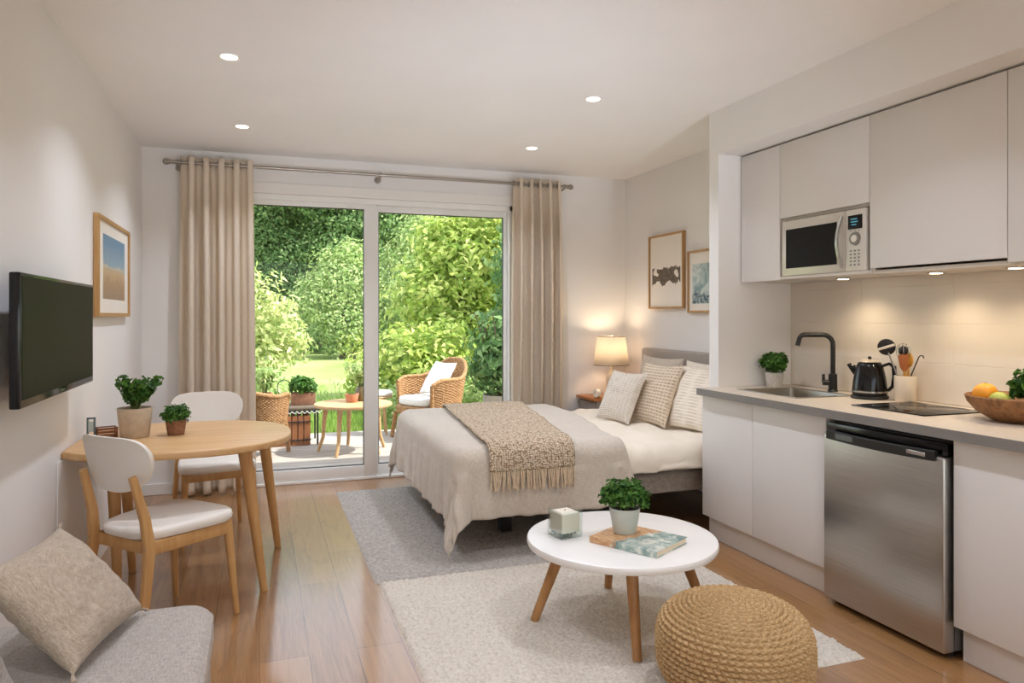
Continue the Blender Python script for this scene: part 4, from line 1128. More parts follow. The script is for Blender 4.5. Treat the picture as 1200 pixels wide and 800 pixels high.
# ------------------------------------------------------------------ bedside
ns = thing('bedside_table', 'small bedside table with wooden top between bed and curtain', 'table', (2.92, 5.785, 0))
MB().box((-0.225, -0.170, 0.605), (0.262, 0.195, 0.632), 0.004).build('table_top', wood('walnut_top', rgb(190, 122, 66), rgb(150, 90, 44), 'y', 0.4), ns, 30)
MB().box((-0.19, -0.155, 0.44), (0.255, 0.185, 0.604), 0.003).build('body', plain('grey_lacquer', rgb(150, 144, 140), 0.5), ns, 30)
dr = MB().box((-0.208, -0.15, 0.452), (-0.191, 0.18, 0.594), 0.003).build('drawer', plain('grey_lacquer_front', rgb(158, 152, 148), 0.5), ns, 30)
MB().ball((-0.216, 0.015, 0.523), 0.011, sub=2).build('knob', m_steelrod, dr)
for x, y in ((-0.17, -0.135), (-0.17, 0.165), (0.235, -0.135), (0.235, 0.165)):
    leg_taper((x, y, 0.44), (x, y, 0.0), 0.034, 0.024).build('leg', m_oakz, ns, 40)
LX, LY, LZ = 2.935, 5.76, 0.6325
lp = thing('table_lamp', 'table lamp with glowing cream shade on the bedside table', 'lamp', (LX, LY, LZ))
MB().lathe([(0, 0), (0.055, 0), (0.058, 0.006), (0.052, 0.016), (0.04, 0.03), (0.046, 0.09), (0.044, 0.16), (0.026, 0.205), (0.012, 0.225), (0.012, 0.30), (0, 0.30)], 36).build('base', plain('lamp_ceramic', rgb(234, 222, 204), 0.25, var=0.02), lp, 50)
def mk_shade():
    t = NT('lamp_shade_linen'); v = t.coord(); n = t.noise(t.coord(scale=(200, 200, 30)), 1, 2)
    c = t.ramp(n, [(0.3, rgb(244, 236, 222)), (0.7, rgb(252, 246, 236))])
    d = t.n('ShaderNodeBsdfDiffuse'); t.l(c, d.inputs[0]); tr = t.n('ShaderNodeBsdfTranslucent'); t.l(c, tr.inputs[0])
    m = t.n('ShaderNodeMixShader'); m.inputs[0].default_value = 0.6; t.l(d.outputs[0], m.inputs[1]); t.l(tr.outputs[0], m.inputs[2])
    return t.done(m)
so = MB().lathe([(0.158, 0.275), (0.122, 0.525)], 56).build('lamp_shade', mk_shade(), lp, 60, recalc=False)
sd = so.modifiers.new('thickness', 'SOLIDIFY'); sd.thickness = 0.002
rg = MB(); 
for r_, z_ in ((0.158, 0.276), (0.122, 0.524)):
    rg.tube([(r_ * math.cos(2 * PI * k / 48), r_ * math.sin(2 * PI * k / 48), z_) for k in range(48)], 0.003, 6, closed=True)
for a in (0, 2 * PI / 3, 4 * PI / 3): rg.tube([(0, 0, 0.50), (0.121 * math.cos(a), 0.121 * math.sin(a), 0.522)], 0.002, 6)
rg.tube([(0, 0, 0.30), (0, 0, 0.53)], 0.003, 6).ball((0, 0, 0.54), 0.011, sub=2)
rg.build('shade_frame', m_steelrod, lp)
MB().ball((0.03, 0.0, 0.39), 0.028, (1, 1, 1.2), 3).build('bulb', emit('bulb_glow', (1.0, 0.68, 0.36, 1), 14), lp)
ld = bpy.data.lights.new('bedside_bulb', 'POINT'); ld.energy = 6.0; ld.color = (1.0, 0.76, 0.50); ld.shadow_soft_size = 0.04
lo = bpy.data.objects.new('lamp', ld); COL.objects.link(lo); lo.parent = lp; lo.location = (0.03, 0, 0.455)
ck = thing('alarm_clock', 'small round white alarm clock on the bedside table', 'clock', (2.745, 5.655, 0.6325), R(10))
MB().tube([(-0.018, 0, 0.04), (0.018, 0, 0.04)], [0.036, 0.036], 28).build('case', plain('clock_white', rgb(238, 226, 208), 0.35), ck, 40)
MB().tube([(-0.0195, 0, 0.04), (-0.0182, 0, 0.04)], [0.029, 0.029], 28).build('dial', plain('clock_face', rgb(250, 240, 224), 0.5), ck, 40)
MB().box((-0.0205, -0.0015, 0.04), (-0.0198, 0.0015, 0.06)).box((-0.0205, -0.0015, 0.039), (-0.0198, 0.018, 0.042)).build('hand', m_blackm, ck, 0)
MB().box((-0.015, -0.028, 0), (0.015, 0.028, 0.01), 0.003).build('foot', m_crate, ck, 30)

# ------------------------------------------------------------------ coffee table
KX, KY, KR, KZ = 1.485, 2.82, 0.41, 0.385
RT = 0.030      # top of the cream rug's pile
ct = thing('coffee_table', 'round white coffee table with four splayed wooden legs', 'table', (KX, KY, 0))
MB().lathe([(0, KZ - 0.034), (KR - 0.012, KZ - 0.034), (KR - 0.003, KZ - 0.030), (KR, KZ - 0.022), (KR, KZ - 0.010), (KR - 0.003, KZ - 0.003), (KR - 0.012, KZ), (0, KZ)], 96).build('table_top', m_ctop, ct, 30)
for fx, fy in ((-0.115, -0.35), (-0.355, 0.13), (0.365, -0.115), (0.12, 0.365)):
    leg_taper((fx * 0.66, fy * 0.66, KZ - 0.035), (fx, fy, 0.014), 0.052, 0.036).build('leg', m_legs, ct, 40)
# book, plant on it, candle holder
bkR = R(-27)
def topz(px): return 0
bo = thing('book', 'large book with tan and teal cover lying on the coffee table', 'book', (1.505, 2.705, KZ + 0.0005), R(-60))
def mk_cover():
    t = NT('book_cover'); v = t.coord(); sx = t.n('ShaderNodeSeparateXYZ'); t.l(v, sx.inputs[0])
    n = t.noise(v, 18, 4, 0.65, 0.8); n2 = t.noise(v, 60, 3)
    tan = t.ramp(n2, [(0.35, rgb(182, 132, 88)), (0.6, rgb(214, 172, 128))])
    teal = t.ramp(n, [(0.36, rgb(104, 132, 128)), (0.5, rgb(146, 168, 160)), (0.62, rgb(214, 216, 204))])
    k = t.math('GREATER_THAN', t.math('ADD', t.math('ADD', sx.outputs[0], t.math('MULTIPLY', sx.outputs[1], -0.35)), t.math('MULTIPLY', t.math('SUBTRACT', n, 0.5), 0.10)), 0.0)
    return t.done(t.bsdf(t.mix(k, tan, teal), 0.35))
m_cover = mk_cover()
MB().box((-0.160, -0.128, 0), (0.160, 0.128, 0.003), 0.001, 1).box((-0.160, -0.128, 0.024), (0.160, 0.128, 0.027), 0.001, 1).box((-0.160, -0.129, 0), (0.160, -0.125, 0.027), 0.001, 1).build('cover', m_cover, bo, 30)
MB().box((-0.156, -0.124, 0.0032), (0.156, 0.123, 0.0238)).build('pages', plain('paper', rgb(224, 208, 182), 0.9, var=0.05, vscale=80), bo, 0)
st = stem_set(31, 12, 0.08, 0.10, 0.085, 0.002)
potted('potted_herb', 'bushy green herb in pale celadon pot on the book', (1.478, 2.775, KZ + 0.0278),
       pot_profile(0.050, 0.066, 0.108, 0.006), m_potgreen, 0.056, 0.094,
       bush_leaves([((0, 0, 0.165), 0.078, (1.15, 1.1, 0.8)), ((0.03, -0.02, 0.15), 0.06), ((-0.05, 0.02, 0.15), 0.05)], 70000, 0.026, 0.018, 6, -0.5), m_herb, st)
cd = thing('candle_holder', 'square frosted glass candle holder on the coffee table', 'candle holder', (1.255, 2.905, KZ + 0.0005), R(12))
g = MB()
for a, b in (((-0.055, -0.055), (0.055, -0.051)), ((-0.055, 0.051), (0.055, 0.055)), ((-0.055, -0.051), (-0.051, 0.051)), ((0.051, -0.051), (0.055, 0.051))):
    g.box((a[0], a[1], 0), (b[0], b[1], 0.115))
g.box((-0.051, -0.051, 0), (0.051, 0.051, 0.008)).build('glass_box', m_clear, cd, 0)
MB().box((-0.048, -0.048, 0.02), (0.048, 0.048, 0.106), 0.006).build('candle', plain('candle_wax', rgb(236, 228, 210), 0.5, var=0.02), cd, 30)
MB().tube([(0, 0, 0.106), (0.002, 0, 0.113)], 0.0015, 6).build('wick', m_blackm, cd)
gv = MB(); rr = random.Random(5)
for k in range(60): gv.ball((rr.uniform(-0.046, 0.046), rr.uniform(-0.046, 0.046), rr.uniform(0.012, 0.018)), rr.uniform(0.003, 0.005), sub=1)
tag(gv.build('pebble_layer', plain('teal_pebble', rgb(84, 124, 122), 0.4, var=0.3, vscale=90), cd), None, None, None, 'stuff')

# ------------------------------------------------------------------ pouf: braided rings
PX, PY, PR, PH = 1.585, 2.165, 0.262, 0.315
pf = MB()
nrow = 19; per = 14; NU = 700
prof = []
# arc-length profile: flat top, rounded shoulder, barrel side
raw = []
for k in range(0, 301):
    a = k / 300 * PI
    e_ = 2 / 3.0
    raw.append((PR * abs(math.sin(a)) ** e_, PH / 2 + PH / 2 * math.copysign(abs(math.cos(a)) ** e_, math.cos(a))))
acc = [0]
for a, b in zip(raw, raw[1:]): acc.append(acc[-1] + math.hypot(b[0] - a[0], b[1] - a[1]))
tot = acc[-1]
def at(s):
    s = min(max(s, 0), tot)
    import bisect
    i = min(max(bisect.bisect_right(acc, s) - 1, 0), len(raw) - 2)
    f = (s - acc[i]) / max(acc[i + 1] - acc[i], 1e-9)
    p = (raw[i][0] + (raw[i + 1][0] - raw[i][0]) * f, raw[i][1] + (raw[i + 1][1] - raw[i][1]) * f)
    t = Vector((raw[i + 1][0] - raw[i][0], raw[i + 1][1] - raw[i][1])).normalized()
    return p, (-t.y, t.x)
pitch = 0.0182; nr = int(tot * 0.93 / pitch); sub = 8
vs = []; NV = nr * sub
for j in range(NV + 1):
    s = 0.006 + j / NV * (nr * pitch - 0.006); row = s / pitch; ri = math.floor(row); fr_ = row - ri
    (r, z), nn = at(s); nn = (-nn[0], -nn[1]) if nn[0] * r + nn[1] * (z - PH / 2) < 0 else nn
    ncell = max(5, round(2 * PI * max(at((ri + 0.5) * pitch)[0][0], 0.02) / 0.0265))
    for i in range(NU):
        th_ = 2 * PI * i / NU
        c = th_ / (2 * PI) * ncell + ri * 0.5
        # chevron braid: plump strands slanting across the row
        q = c + (abs(fr_ - 0.5) * 0.9)
        strand = abs(math.sin(PI * q)) ** 0.6
        hgt = 0.0135 * (0.22 + 0.78 * strand) * (math.sin(PI * fr_) ** 0.55) + 0.002 * (hsh(math.floor(q), ri) - 0.5)
        rad = r + nn[0] * hgt; zz = z + nn[1] * hgt
        vs.append((rad * math.cos(th_), rad * math.sin(th_), max(zz, 0.0)))
fs = [(j * NU + i, (j + 1) * NU + i, (j + 1) * NU + (i + 1) % NU, j * NU + (i + 1) % NU) for j in range(NV) for i in range(NU)]
pf.add(vs, fs); pf.f.append(tuple(range(NU)))
po = pf.build('pouf', m_jute, None, 80, loc=(PX, PY, 0.014), recalc=False)
tag(po, 'round braided jute pouf on the rug in front of the coffee table', 'pouf')

# ------------------------------------------------------------------ sofa
sf = thing('sofa', 'grey woven sofa seat along the wall, cut off by the frame edge', 'sofa', (-0.47, 1.70, 0), R(0))
def rbox(x0, x1, y0, y1, z0, z1, r, rv):
    rings = []
    prof_ = [(0, r)] + [(r * (1 - math.cos(R(a))) , r * (1 - math.sin(R(a)))) for a in ()]
    for k in range(0, 7):
        a = R(90 * k / 6); rings.append((z0 + rv * (1 - math.sin(a)) if False else z0 + rv * (1 - math.cos(a)), rv * (1 - math.sin(a))))
    for k in range(0, 7):
        a = R(90 * k / 6); rings.append((z1 - rv * (1 - math.sin(a)), rv * (1 - math.cos(a))))
    m = MB(); m.ring_loft([[(x, y, z) for x, y in rrect(x0 + i, x1 - i, y0 + i, y1 - i, max(r - i, 0.01), 8)] for z, i in rings])
    return m
rbox(-0.345, 0.325, -0.80, 0.815, 0.10, 0.285, 0.07, 0.03).build('base', m_sofa, sf, 40)
sc_ = rbox(-0.345, 0.335, -0.80, 0.825, 0.288, 0.43, 0.09, 0.045).build('seat_cushion', m_sofa, sf, 40)
sx_ = rrect(-0.345 + 0.004, 0.335 - 0.004, -0.80 + 0.004, 0.825 - 0.004, 0.088, 8)
MB().tube([(x * 1.0, y, 0.402) for x, y in sx_], 0.004, 6, closed=True).build('seam', m_sofa, sc_)
rbox(-0.345, -0.16, -1.0, -0.34, 0.28, 0.70, 0.06, 0.05).build('backrest', m_sofa, sf, 40)
for x, y in ((-0.28, 0.72), (0.25, 0.72), (-0.28, -0.7), (0.25, -0.7)):
    leg_taper((x, y, 0.10), (x, y, 0), 0.045, 0.03).build('leg', m_oakz, sf, 40)
def place_pillow(name, label, br, bl, tl, t, mat, seed, **k):
    """corner points on the seat (br, bl) and one upper corner (above bl)"""
    br, bl, tl = Vector(br), Vector(bl), Vector(tl)
    ex_ = (br - bl); w = ex_.length; ex_.normalize(); ez = tl - bl; ez -= ex_ * ez.dot(ex_); h = ez.length; ez.normalize(); ey = ez.cross(ex_)
    o = pillow(name, label, (0, 0, 0), (0, 0, 0), w, h, t, mat, seed, **k)
    c = (br + bl) / 2 + ez * h / 2
    M = Matrix((ex_, ey, ez)).transposed().to_4x4(); M.translation = c
    o.matrix_world = M
    return o
place_pillow('throw_pillow', 'tan linen throw pillow with tasselled corners lying on the sofa', (-0.335, 2.445, 0.452), (-0.435, 2.045, 0.452), (-0.66, 2.13, 0.705), 0.15, m_sofapil, 17, tuft=m_sofapil)
place_pillow('throw_pillow', 'grey throw pillow at the frame edge behind the tan pillow', (-0.545, 2.02, 0.452), (-0.60, 1.60, 0.452), (-0.765, 1.64, 0.76), 0.13, m_sofapil2, 19)

exec_outdoor = True
# ------------------------------------------------------------------ terrace
DZT = -0.02
dk = MB()
y = YB + 0.17
while y < 8.66:
    xo = -3.2 + 0.6 * hsh(y, 1)
    x = -3.2
    dk.box((x, y, DZT - 0.03), (6.0, y + 0.112, DZT + 0.002 * (hsh(y, 7) - 0.5)), 0.004, 1); y += 0.12
dko = structure('deck', dk, m_deck, None, 30)
structure('ground', MB().box((-30, YB + 0.30, -0.6), (50, 90, -0.12)), m_lawn)
structure('bounce_paving', MB().box((-30, -40, -0.6), (50, YF - 0.21, -0.05)), m_concrete)  # unseen pale paving added to bounce sunlight up to the ceiling
# grass tufts by the deck edge
rng = np.random.default_rng(2); n = 26000
gx = rng.uniform(-2.0, 6.0, n); gy = 8.68 + rng.exponential(1.5, n); ok = gy < 17; gx, gy = gx[ok], gy[ok]; n = len(gx)
hgt = rng.uniform(0.06, 0.15, n) * np.clip(1.2 - (gy - 8.7) * 0.06, 0.5, 1.2); an = rng.uniform(0, 2 * PI, n); w = rng.uniform(0.006, 0.014, n)
lx, ly = rng.normal(0, 0.035, n), rng.normal(0, 0.035, n)
V = np.stack([np.stack([gx - w * np.cos(an), gy - w * np.sin(an), np.full(n, -0.125)], 1), np.stack([gx + w * np.cos(an), gy + w * np.sin(an), np.full(n, -0.125)], 1),
              np.stack([gx + lx, gy + ly, -0.12 + hgt], 1)], 1).reshape(-1, 3)
F = np.arange(n * 3).reshape(-1, 3)
tag(leaf_obj('grass', [(V, F)], m_grass, None), 'sunlit lawn grass growing beyond the wooden deck', 'grass', None, 'stuff')

def wicker_chair(label, loc, rz, cushion=True, back_h=0.86, arm_h=0.66):
    t = thing('wicker_armchair', label, 'chair', loc, rz, 'wicker armchairs on the deck')
    W, D, SH = 0.31, 0.30, 0.38
    # plan of the shell: U open at +x (front)
    def plan(u):   # u 0..1 from one arm's front round the back to the other
        a = R(-118 + 236 * u); c, s = math.cos(PI - a) , math.sin(PI - a)
        return (D * 1.06 * math.copysign(abs(c) ** 0.75, c), W * 1.02 * math.copysign(abs(s) ** 0.75, s))
    def toph(u):
        k = 1 - abs(2 * u - 1); return arm_h + (back_h - arm_h) * sst(0.35, 0.95, k) - 0.05 * sst(0.18, 0.0, k)
    sh_ = MB(); nu, nv = 150, 46
    for side in (1, -1):
        def f(u, v):
            x, y = plan(u); z = SH - 0.04 + (toph(u) - SH + 0.04) * v
            out = 1 + 0.10 * v
            wv = 0.011 * math.sin(u * 59 * PI) * (1 if int(v * 23) % 2 else -1) * abs(math.sin(v * 23 * PI)) ** 0.5
            l = math.hypot(x, y); k = out + (wv + side * 0.009) / max(l, 0.01)
            return (x * k - 0.05 * v * (1 if x < 0 else 0) * min(1, -x / 0.3 if x < 0 else 0), y * k, z)
        sh_.grid(nu, nv, f)
    sh_.uv = None
    so_ = sh_.build('woven_shell', m_wicker, t, 80, recalc=False)
    rimm = MB().tube([(plan(u)[0] * 1.10 - 0.05 * (min(1, -plan(u)[0] / 0.3) if plan(u)[0] < 0 else 0), plan(u)[1] * 1.10, toph(u)) for u in [k / 60 for k in range(61)]], 0.022, 10)
    rimm.build('rim', m_wicker, t, 60)
    MB().prism([(D * 1.02 * math.copysign(abs(math.cos(a)) ** 0.5, math.cos(a)), W * 1.0 * math.copysign(abs(math.sin(a)) ** 0.5, math.sin(a))) for a in [2 * PI * k / 40 for k in range(40)]], SH - 0.10, SH - 0.01, 0.015).build('seat', m_wicker, t, 40)
    for sx in (1, -1):
        for s in (1, -1):
            leg_taper((sx * D * 0.86, s * W * 0.86, SH - 0.09), (sx * D * 0.98, s * W * 0.94, 0), 0.055, 0.042).build('leg', m_wicker, t, 40)
    for s in (1, -1):
        px_, py_ = plan(0 if s < 0 else 1)
        MB().tube([(px_, py_, SH - 0.09), (px_ * 1.05, py_ * 1.05, SH + 0.08), (px_ * 1.10, py_ * 1.10, toph(0) - 0.005)], [0.024, 0.023, 0.022], 10).build('arm_post', m_wicker, t, 40)
    if cushion:
        MB().prism([(0.015 + 0.27 * math.copysign(abs(math.cos(a)) ** 0.5, math.cos(a)), 0.265 * math.copysign(abs(math.sin(a)) ** 0.5, math.sin(a))) for a in [2 * PI * k / 48 for k in range(48)]], SH - 0.008, SH + 0.085, 0.03).build('seat_cushion', m_outcush, t, 50)
    return t
wc = wicker_chair('wicker armchair with white seat cushion beside the leafy planter', (1.79, 7.98, DZT + 0.002), R(205))
wicker_chair('wicker armchair half hidden by the curtain, its back to the door', (-0.10, 7.42, DZT + 0.002), R(70), True, 0.66, 0.60)
pc = place_pillow('outdoor_cushion', 'white cushion leaning in the wicker armchair', (1.85, 7.70, 0.47), (1.71, 8.10, 0.47), (1.91, 8.21, 0.82), 0.14, m_outcush, 23)
# round garden table
gt = thing('garden_table', 'round wooden garden table on the deck behind the glass', 'table', (0.89, 7.42, DZT + 0.002))
MB().lathe([(0, 0.452), (0.37, 0.452), (0.385, 0.458), (0.388, 0.470), (0.383, 0.482), (0.37, 0.486), (0, 0.486)], 64).build('table_top', m_gwood, gt, 40)
for k in range(5):
    a = R(72 * k + 20); c, s = math.cos(a), math.sin(a)
    MB().tube([(0.27 * c, 0.27 * s, 0.452), (0.29 * c, 0.29 * s, 0.30), (0.30 * c, 0.30 * s, 0.14), (0.35 * c, 0.35 * s, 0.0)], [0.028, 0.022, 0.018, 0.016], 12).build('leg', m_gwood, gt, 50)
gsx, gsy, gsz = 0.89, 7.42, DZT + 0.4885
potted('potted_herb', 'small terracotta pot with low sprouts on the garden table', (gsx - 0.01, gsy + 0.03, gsz), pot_profile(0.055, 0.064, 0.085, 0.007, 0.006), m_terra, 0.055, 0.07,
       bush_leaves([((0, 0, 0.078), 0.03, (1, 1, 0.4))], 40000, 0.02, 0.012, 41, -0.1), m_herb, None)
st = stem_set(44, 16, 0.12, 0.26, 0.15, 0.004)
potted('potted_plant', 'tall plant in greenish vase on the garden table', (gsx + 0.10, gsy + 0.13, gsz), [(0, 0), (0.05, 0), (0.062, 0.01), (0.07, 0.06), (0.06, 0.12), (0.05, 0.145), (0.046, 0.15), (0.042, 0.145), (0.05, 0.06), (0, 0.02)],
       plain('olive_vase', rgb(110, 96, 62), 0.4), 0.042, 0.135, sprig_leaves(st, 26, 0.06, 0.026, 45), m_leafB, st)
sto = thing('garden_stool', 'small round stool with white pad beside the garden table', 'stool', (1.26, 8.42, DZT + 0.002))
MB().lathe([(0, 0.42), (0.19, 0.42), (0.20, 0.43), (0.19, 0.44), (0, 0.44)], 40).build('seat', m_gwood, sto, 40)
MB().lathe([(0, 0.441), (0.185, 0.441), (0.198, 0.455), (0.198, 0.475), (0.18, 0.492), (0, 0.495)], 40).build('seat_pad', m_outcush, sto, 50)
for k in range(4):
    a = R(90 * k + 40); leg_taper((0.13 * math.cos(a), 0.13 * math.sin(a), 0.42), (0.17 * math.cos(a), 0.17 * math.sin(a), 0), 0.03, 0.022).build('leg', m_gwood, sto, 40)
# low metal bench with pad; crate below it
bn = thing('garden_bench', 'low black metal bench with dark pad behind the wicker chair back', 'bench', (0.28, 8.12, DZT + 0.002))
fb_ = MB()
for x in (-0.30, 0.30):
    for yy in (-0.20, 0.20): fb_.tube([(x, yy, 0), (x, yy, 0.36)], 0.010, 8)
fb_.tube([(-0.30, -0.20, 0.35), (0.30, -0.20, 0.35), (0.30, 0.20, 0.35), (-0.30, 0.20, 0.35)], 0.010, 8, closed=True)
fb_.build('metal_frame', m_blackm, bn, 40)
MB().box((-0.33, -0.23, 0.362), (0.33, 0.23, 0.405), 0.018, 3).build('seat_pad', plain('dark_pad', rgb(96, 84, 70), 0.9, var=0.2, vscale=20, bump=(60, 0.4)), bn, 40)
dk_ = MB()
for k in range(13): dk_.tube([(-0.31 + k * 0.05, -0.236, 0.362 - 0.008 * abs(math.sin(k))), (-0.285 + k * 0.05, -0.238, 0.335), (-0.26 + k * 0.05, -0.236, 0.362)], 0.004, 6)
dk_.build('lace_edge', m_outcush, bn, 50)
ca = thing('wooden_crate', 'slatted brown wooden crate standing under the metal bench', 'crate', (0.26, 8.06, DZT + 0.002))
c_ = MB(); 
for k in range(8): c_.box((-0.24 + k * 0.06, -0.17, 0), (-0.19 + k * 0.06, -0.155, 0.31), 0.003, 1).box((-0.24 + k * 0.06, 0.155, 0), (-0.19 + k * 0.06, 0.17, 0.31), 0.003, 1)
for k in range(5): c_.box((-0.245, -0.15 + k * 0.062, 0), (-0.23, -0.10 + k * 0.062, 0.31), 0.003, 1).box((0.23, -0.15 + k * 0.062, 0), (0.245, -0.10 + k * 0.062, 0.31), 0.003, 1)
c_.build('side_slats', m_crate, ca, 30)
MB().box((-0.23, -0.155, 0.0), (0.23, 0.155, 0.015)).build('bottom', m_crate, ca, 0)
hp = MB().tube([(-0.25, -0.175, 0.25), (0.25, -0.175, 0.25)], 0.006, 6).tube([(-0.25, -0.175, 0.06), (0.25, -0.175, 0.06)], 0.006, 6); hp.build('wire_band', m_blackm, ca)
gz = DZT + 0.002 + 0.4055
st = stem_set(51, 14, 0.08, 0.16, 0.12, 0.003)
t_ = thing('planter_box', 'brown planter box of herbs on the metal bench', 'plant', (0.44, 8.10, gz))
MB().box((-0.12, -0.07, 0), (0.12, 0.07, 0.012)).box((-0.125, -0.075, 0), (0.125, -0.065, 0.13), 0.003).box((-0.125, 0.065, 0), (0.125, 0.075, 0.13), 0.003).box((-0.125, -0.066, 0), (-0.115, 0.066, 0.13), 0.003).box((0.115, -0.066, 0), (0.125, 0.066, 0.13), 0.003).build('box', m_potbrown, t_, 30)
MB().box((-0.114, -0.064, 0.012), (0.114, 0.064, 0.11)).build('soil', m_soil, t_, 0)
leaf_obj('foliage', bush_leaves([((-0.03, 0, 0.20), 0.11), ((0.05, 0, 0.19), 0.09)], 32000, 0.055, 0.024, 52, -0.5), m_herb, t_)
st = stem_set(55, 14, 0.10, 0.28, 0.14, 0.004)
potted('potted_plant', 'leafy green pot plant at the curtain end of the metal bench', (0.045, 8.17, gz), pot_profile(0.065, 0.085, 0.13, 0.008, 0.004), m_terra, 0.07, 0.11,
       sprig_leaves(st, 30, 0.07, 0.03, 56), m_leafB, st)
hoop = thing('wire_basket', 'wire basket with arched handle on the metal bench', 'basket', (0.250, 8.275, gz))
hb_ = MB()
for z, r_ in ((0.0, 0.045), (0.05, 0.05), (0.10, 0.055)): hb_.tube([(r_ * math.cos(2 * PI * k / 24), r_ * math.sin(2 * PI * k / 24), z + 0.004) for k in range(24)], 0.004, 6, closed=True)
for k in range(10):
    a = 2 * PI * k / 10; hb_.tube([(0, 0, 0.004), (0.045 * math.cos(a), 0.045 * math.sin(a), 0.004), (0.055 * math.cos(a), 0.055 * math.sin(a), 0.104)], 0.003, 5)
hb_.build('basket', m_blackm, hoop, 50)
MB().tube([(0.055 * math.cos(R(180 * k / 16)) * (1 + 0.9 * math.sin(R(180 * k / 16))), 0, 0.104 + 0.15 * math.sin(R(180 * k / 16))) for k in range(17)], 0.005, 6).build('handle', m_blackm, hoop, 50)

# planter with the big dark-leaved shrub
PLX, PLY = 2.80, 8.42
t = thing('planted_tub', 'large grey concrete tub with dark leafy shrub beside the wicker armchair', 'plant', (PLX, PLY, DZT + 0.002))
MB().lathe([(0, 0), (0.19, 0), (0.20, 0.01), (0.235, 0.38), (0.235, 0.40), (0.205, 0.40), (0.20, 0.36), (0, 0.35)], 40).build('tub', m_concrete, t, 40)
MB().lathe([(0, 0.372), (0.2, 0.365)], 24).build('soil', m_soil, t)
sm = MB(); rr = random.Random(61)
for k in range(9):
    a = rr.uniform(0, 2 * PI); q = rr.uniform(0.15, 0.5); sm.tube([(0.03 * math.cos(a), 0.03 * math.sin(a), 0.36), (q * 0.5 * math.cos(a), q * 0.5 * math.sin(a), 0.9), (q * math.cos(a), q * math.sin(a), 1.4)], [0.014, 0.010, 0.005], 6)
sm.build('stem', m_bark, t)
leaf_obj('foliage', bush_leaves([((0.10, 0.05, 0.95), 0.50), ((-0.10, 0.0, 0.72), 0.36), ((0.30, 0.15, 1.35), 0.42), ((0.05, -0.22, 0.62), 0.26), ((0.35, 0.0, 0.75), 0.40), ((0.35, 0.25, 1.85), 0.38), ((0.45, 0.2, 2.35), 0.40)], 3200, 0.14, 0.062, 62, -1, 0.1, (0.35, 1.05)), m_leafD, t)

# ------------------------------------------------------------------ garden: shrubs and trees
def shrub(name, label, loc, blobs, per, L, W, mat, seed, trunk_h, trunk_r, group=None, cat='shrub', limbs=5, shell=(0.5, 1.05), zmin=-0.9):
    t = thing(name, label, cat, loc, 0, group)
    tk = MB(); rr = random.Random(seed); tk.tube([(0, 0, -0.05), (trunk_r * 0.4, 0, trunk_h * 0.5), (0, trunk_r * 0.5, trunk_h)], [trunk_r, trunk_r * 0.8, trunk_r * 0.6], 8)
    for k in range(limbs):
        c, r = blobs[k % len(blobs)][0], blobs[k % len(blobs)][1]
        tk.tube([(0, 0, trunk_h * 0.85), (c[0] * 0.5, c[1] * 0.5, (trunk_h + c[2]) * 0.5 + 0.1), (c[0] + rr.uniform(-0.3, 0.3) * r, c[1], c[2] + 0.2 * r)], [trunk_r * 0.6, trunk_r * 0.4, trunk_r * 0.15], 6)
    tk.build('trunk', m_bark, t)
    leaf_obj('foliage', bush_leaves(blobs, per, L, W, seed, zmin, 0.3, shell), mat, t)
    return t
GZ = -0.13
def rb(seed, n, sp, zr, rr_):
    q = random.Random(seed)
    return [((q.uniform(-sp, sp), q.uniform(-sp, sp) * 0.8, q.uniform(*zr)), q.uniform(*rr_)) for _ in range(n)]
# broad-leaf shrubs just beyond the deck
shrub('garden_shrub', 'yellow-green broad-leaved shrub behind the wicker armchair', (2.30, 10.6, GZ), [((-0.35, 0, 0.85), 0.50), ((0.3, 0.1, 0.95), 0.55), ((0, -0.2, 0.5), 0.5), ((-0.75, 0.1, 0.55), 0.42)], 2600, 0.12, 0.07, m_leafC, 71, 0.5, 0.03, 'shrubs beyond the deck')
shrub('garden_shrub', 'mid-green low shrub spreading under the wicker armchair', (2.1, 9.35, GZ), [((-0.45, 0, 0.25), 0.36), ((0.1, 0, 0.3), 0.4), ((0.6, 0.1, 0.35), 0.42)], 3600, 0.10, 0.05, m_leafB, 72, 0.25, 0.02, 'shrubs beyond the deck')
shrub('garden_tree', 'bright yellow-green young tree behind the tub of dark leaves', (3.55, 12.4, GZ), [((0, 0, 2.4), 1.0), ((-0.75, 0, 1.75), 0.75), ((0.7, 0.2, 1.8), 0.85), ((-0.25, -0.2, 1.2), 0.75), ((0.35, 0, 3.1), 0.7), ((-0.55, 0.1, 2.75), 0.5), ((0.9, 0.2, 2.7), 0.6), ((0.3, -0.1, 0.8), 0.7)], 2300, 0.145, 0.07, m_leafC, 73, 1.4, 0.06, 'garden trees', 'tree', 7)
shrub('garden_tree', 'dark green tree whose leaves overhang the edge of the garden door', (4.15, 10.6, GZ), [((0.1, 0, 2.75), 0.70), ((-0.25, -0.1, 2.2), 0.6), ((0.5, 0.2, 2.0), 0.7), ((0.0, 0, 1.4), 0.6), ((0.3, 0, 3.4), 0.7)], 1900, 0.17, 0.08, m_leafA, 74, 1.4, 0.05, 'garden trees', 'tree')
shrub('garden_shrub', 'pale yellow-green shrub beside the dining-side curtain', (-0.15, 14.6, GZ), [((0, 0, 1.6), 0.75), ((0.45, 0, 1.25), 0.6), ((-0.5, 0.1, 1.2), 0.7), ((0.15, -0.1, 0.7), 0.6), ((-0.3, 0.1, 2.1), 0.5), ((0.75, 0, 0.85), 0.4)], 1500, 0.14, 0.065, m_leafE, 75, 0.7, 0.04, 'shrubs beyond the deck')
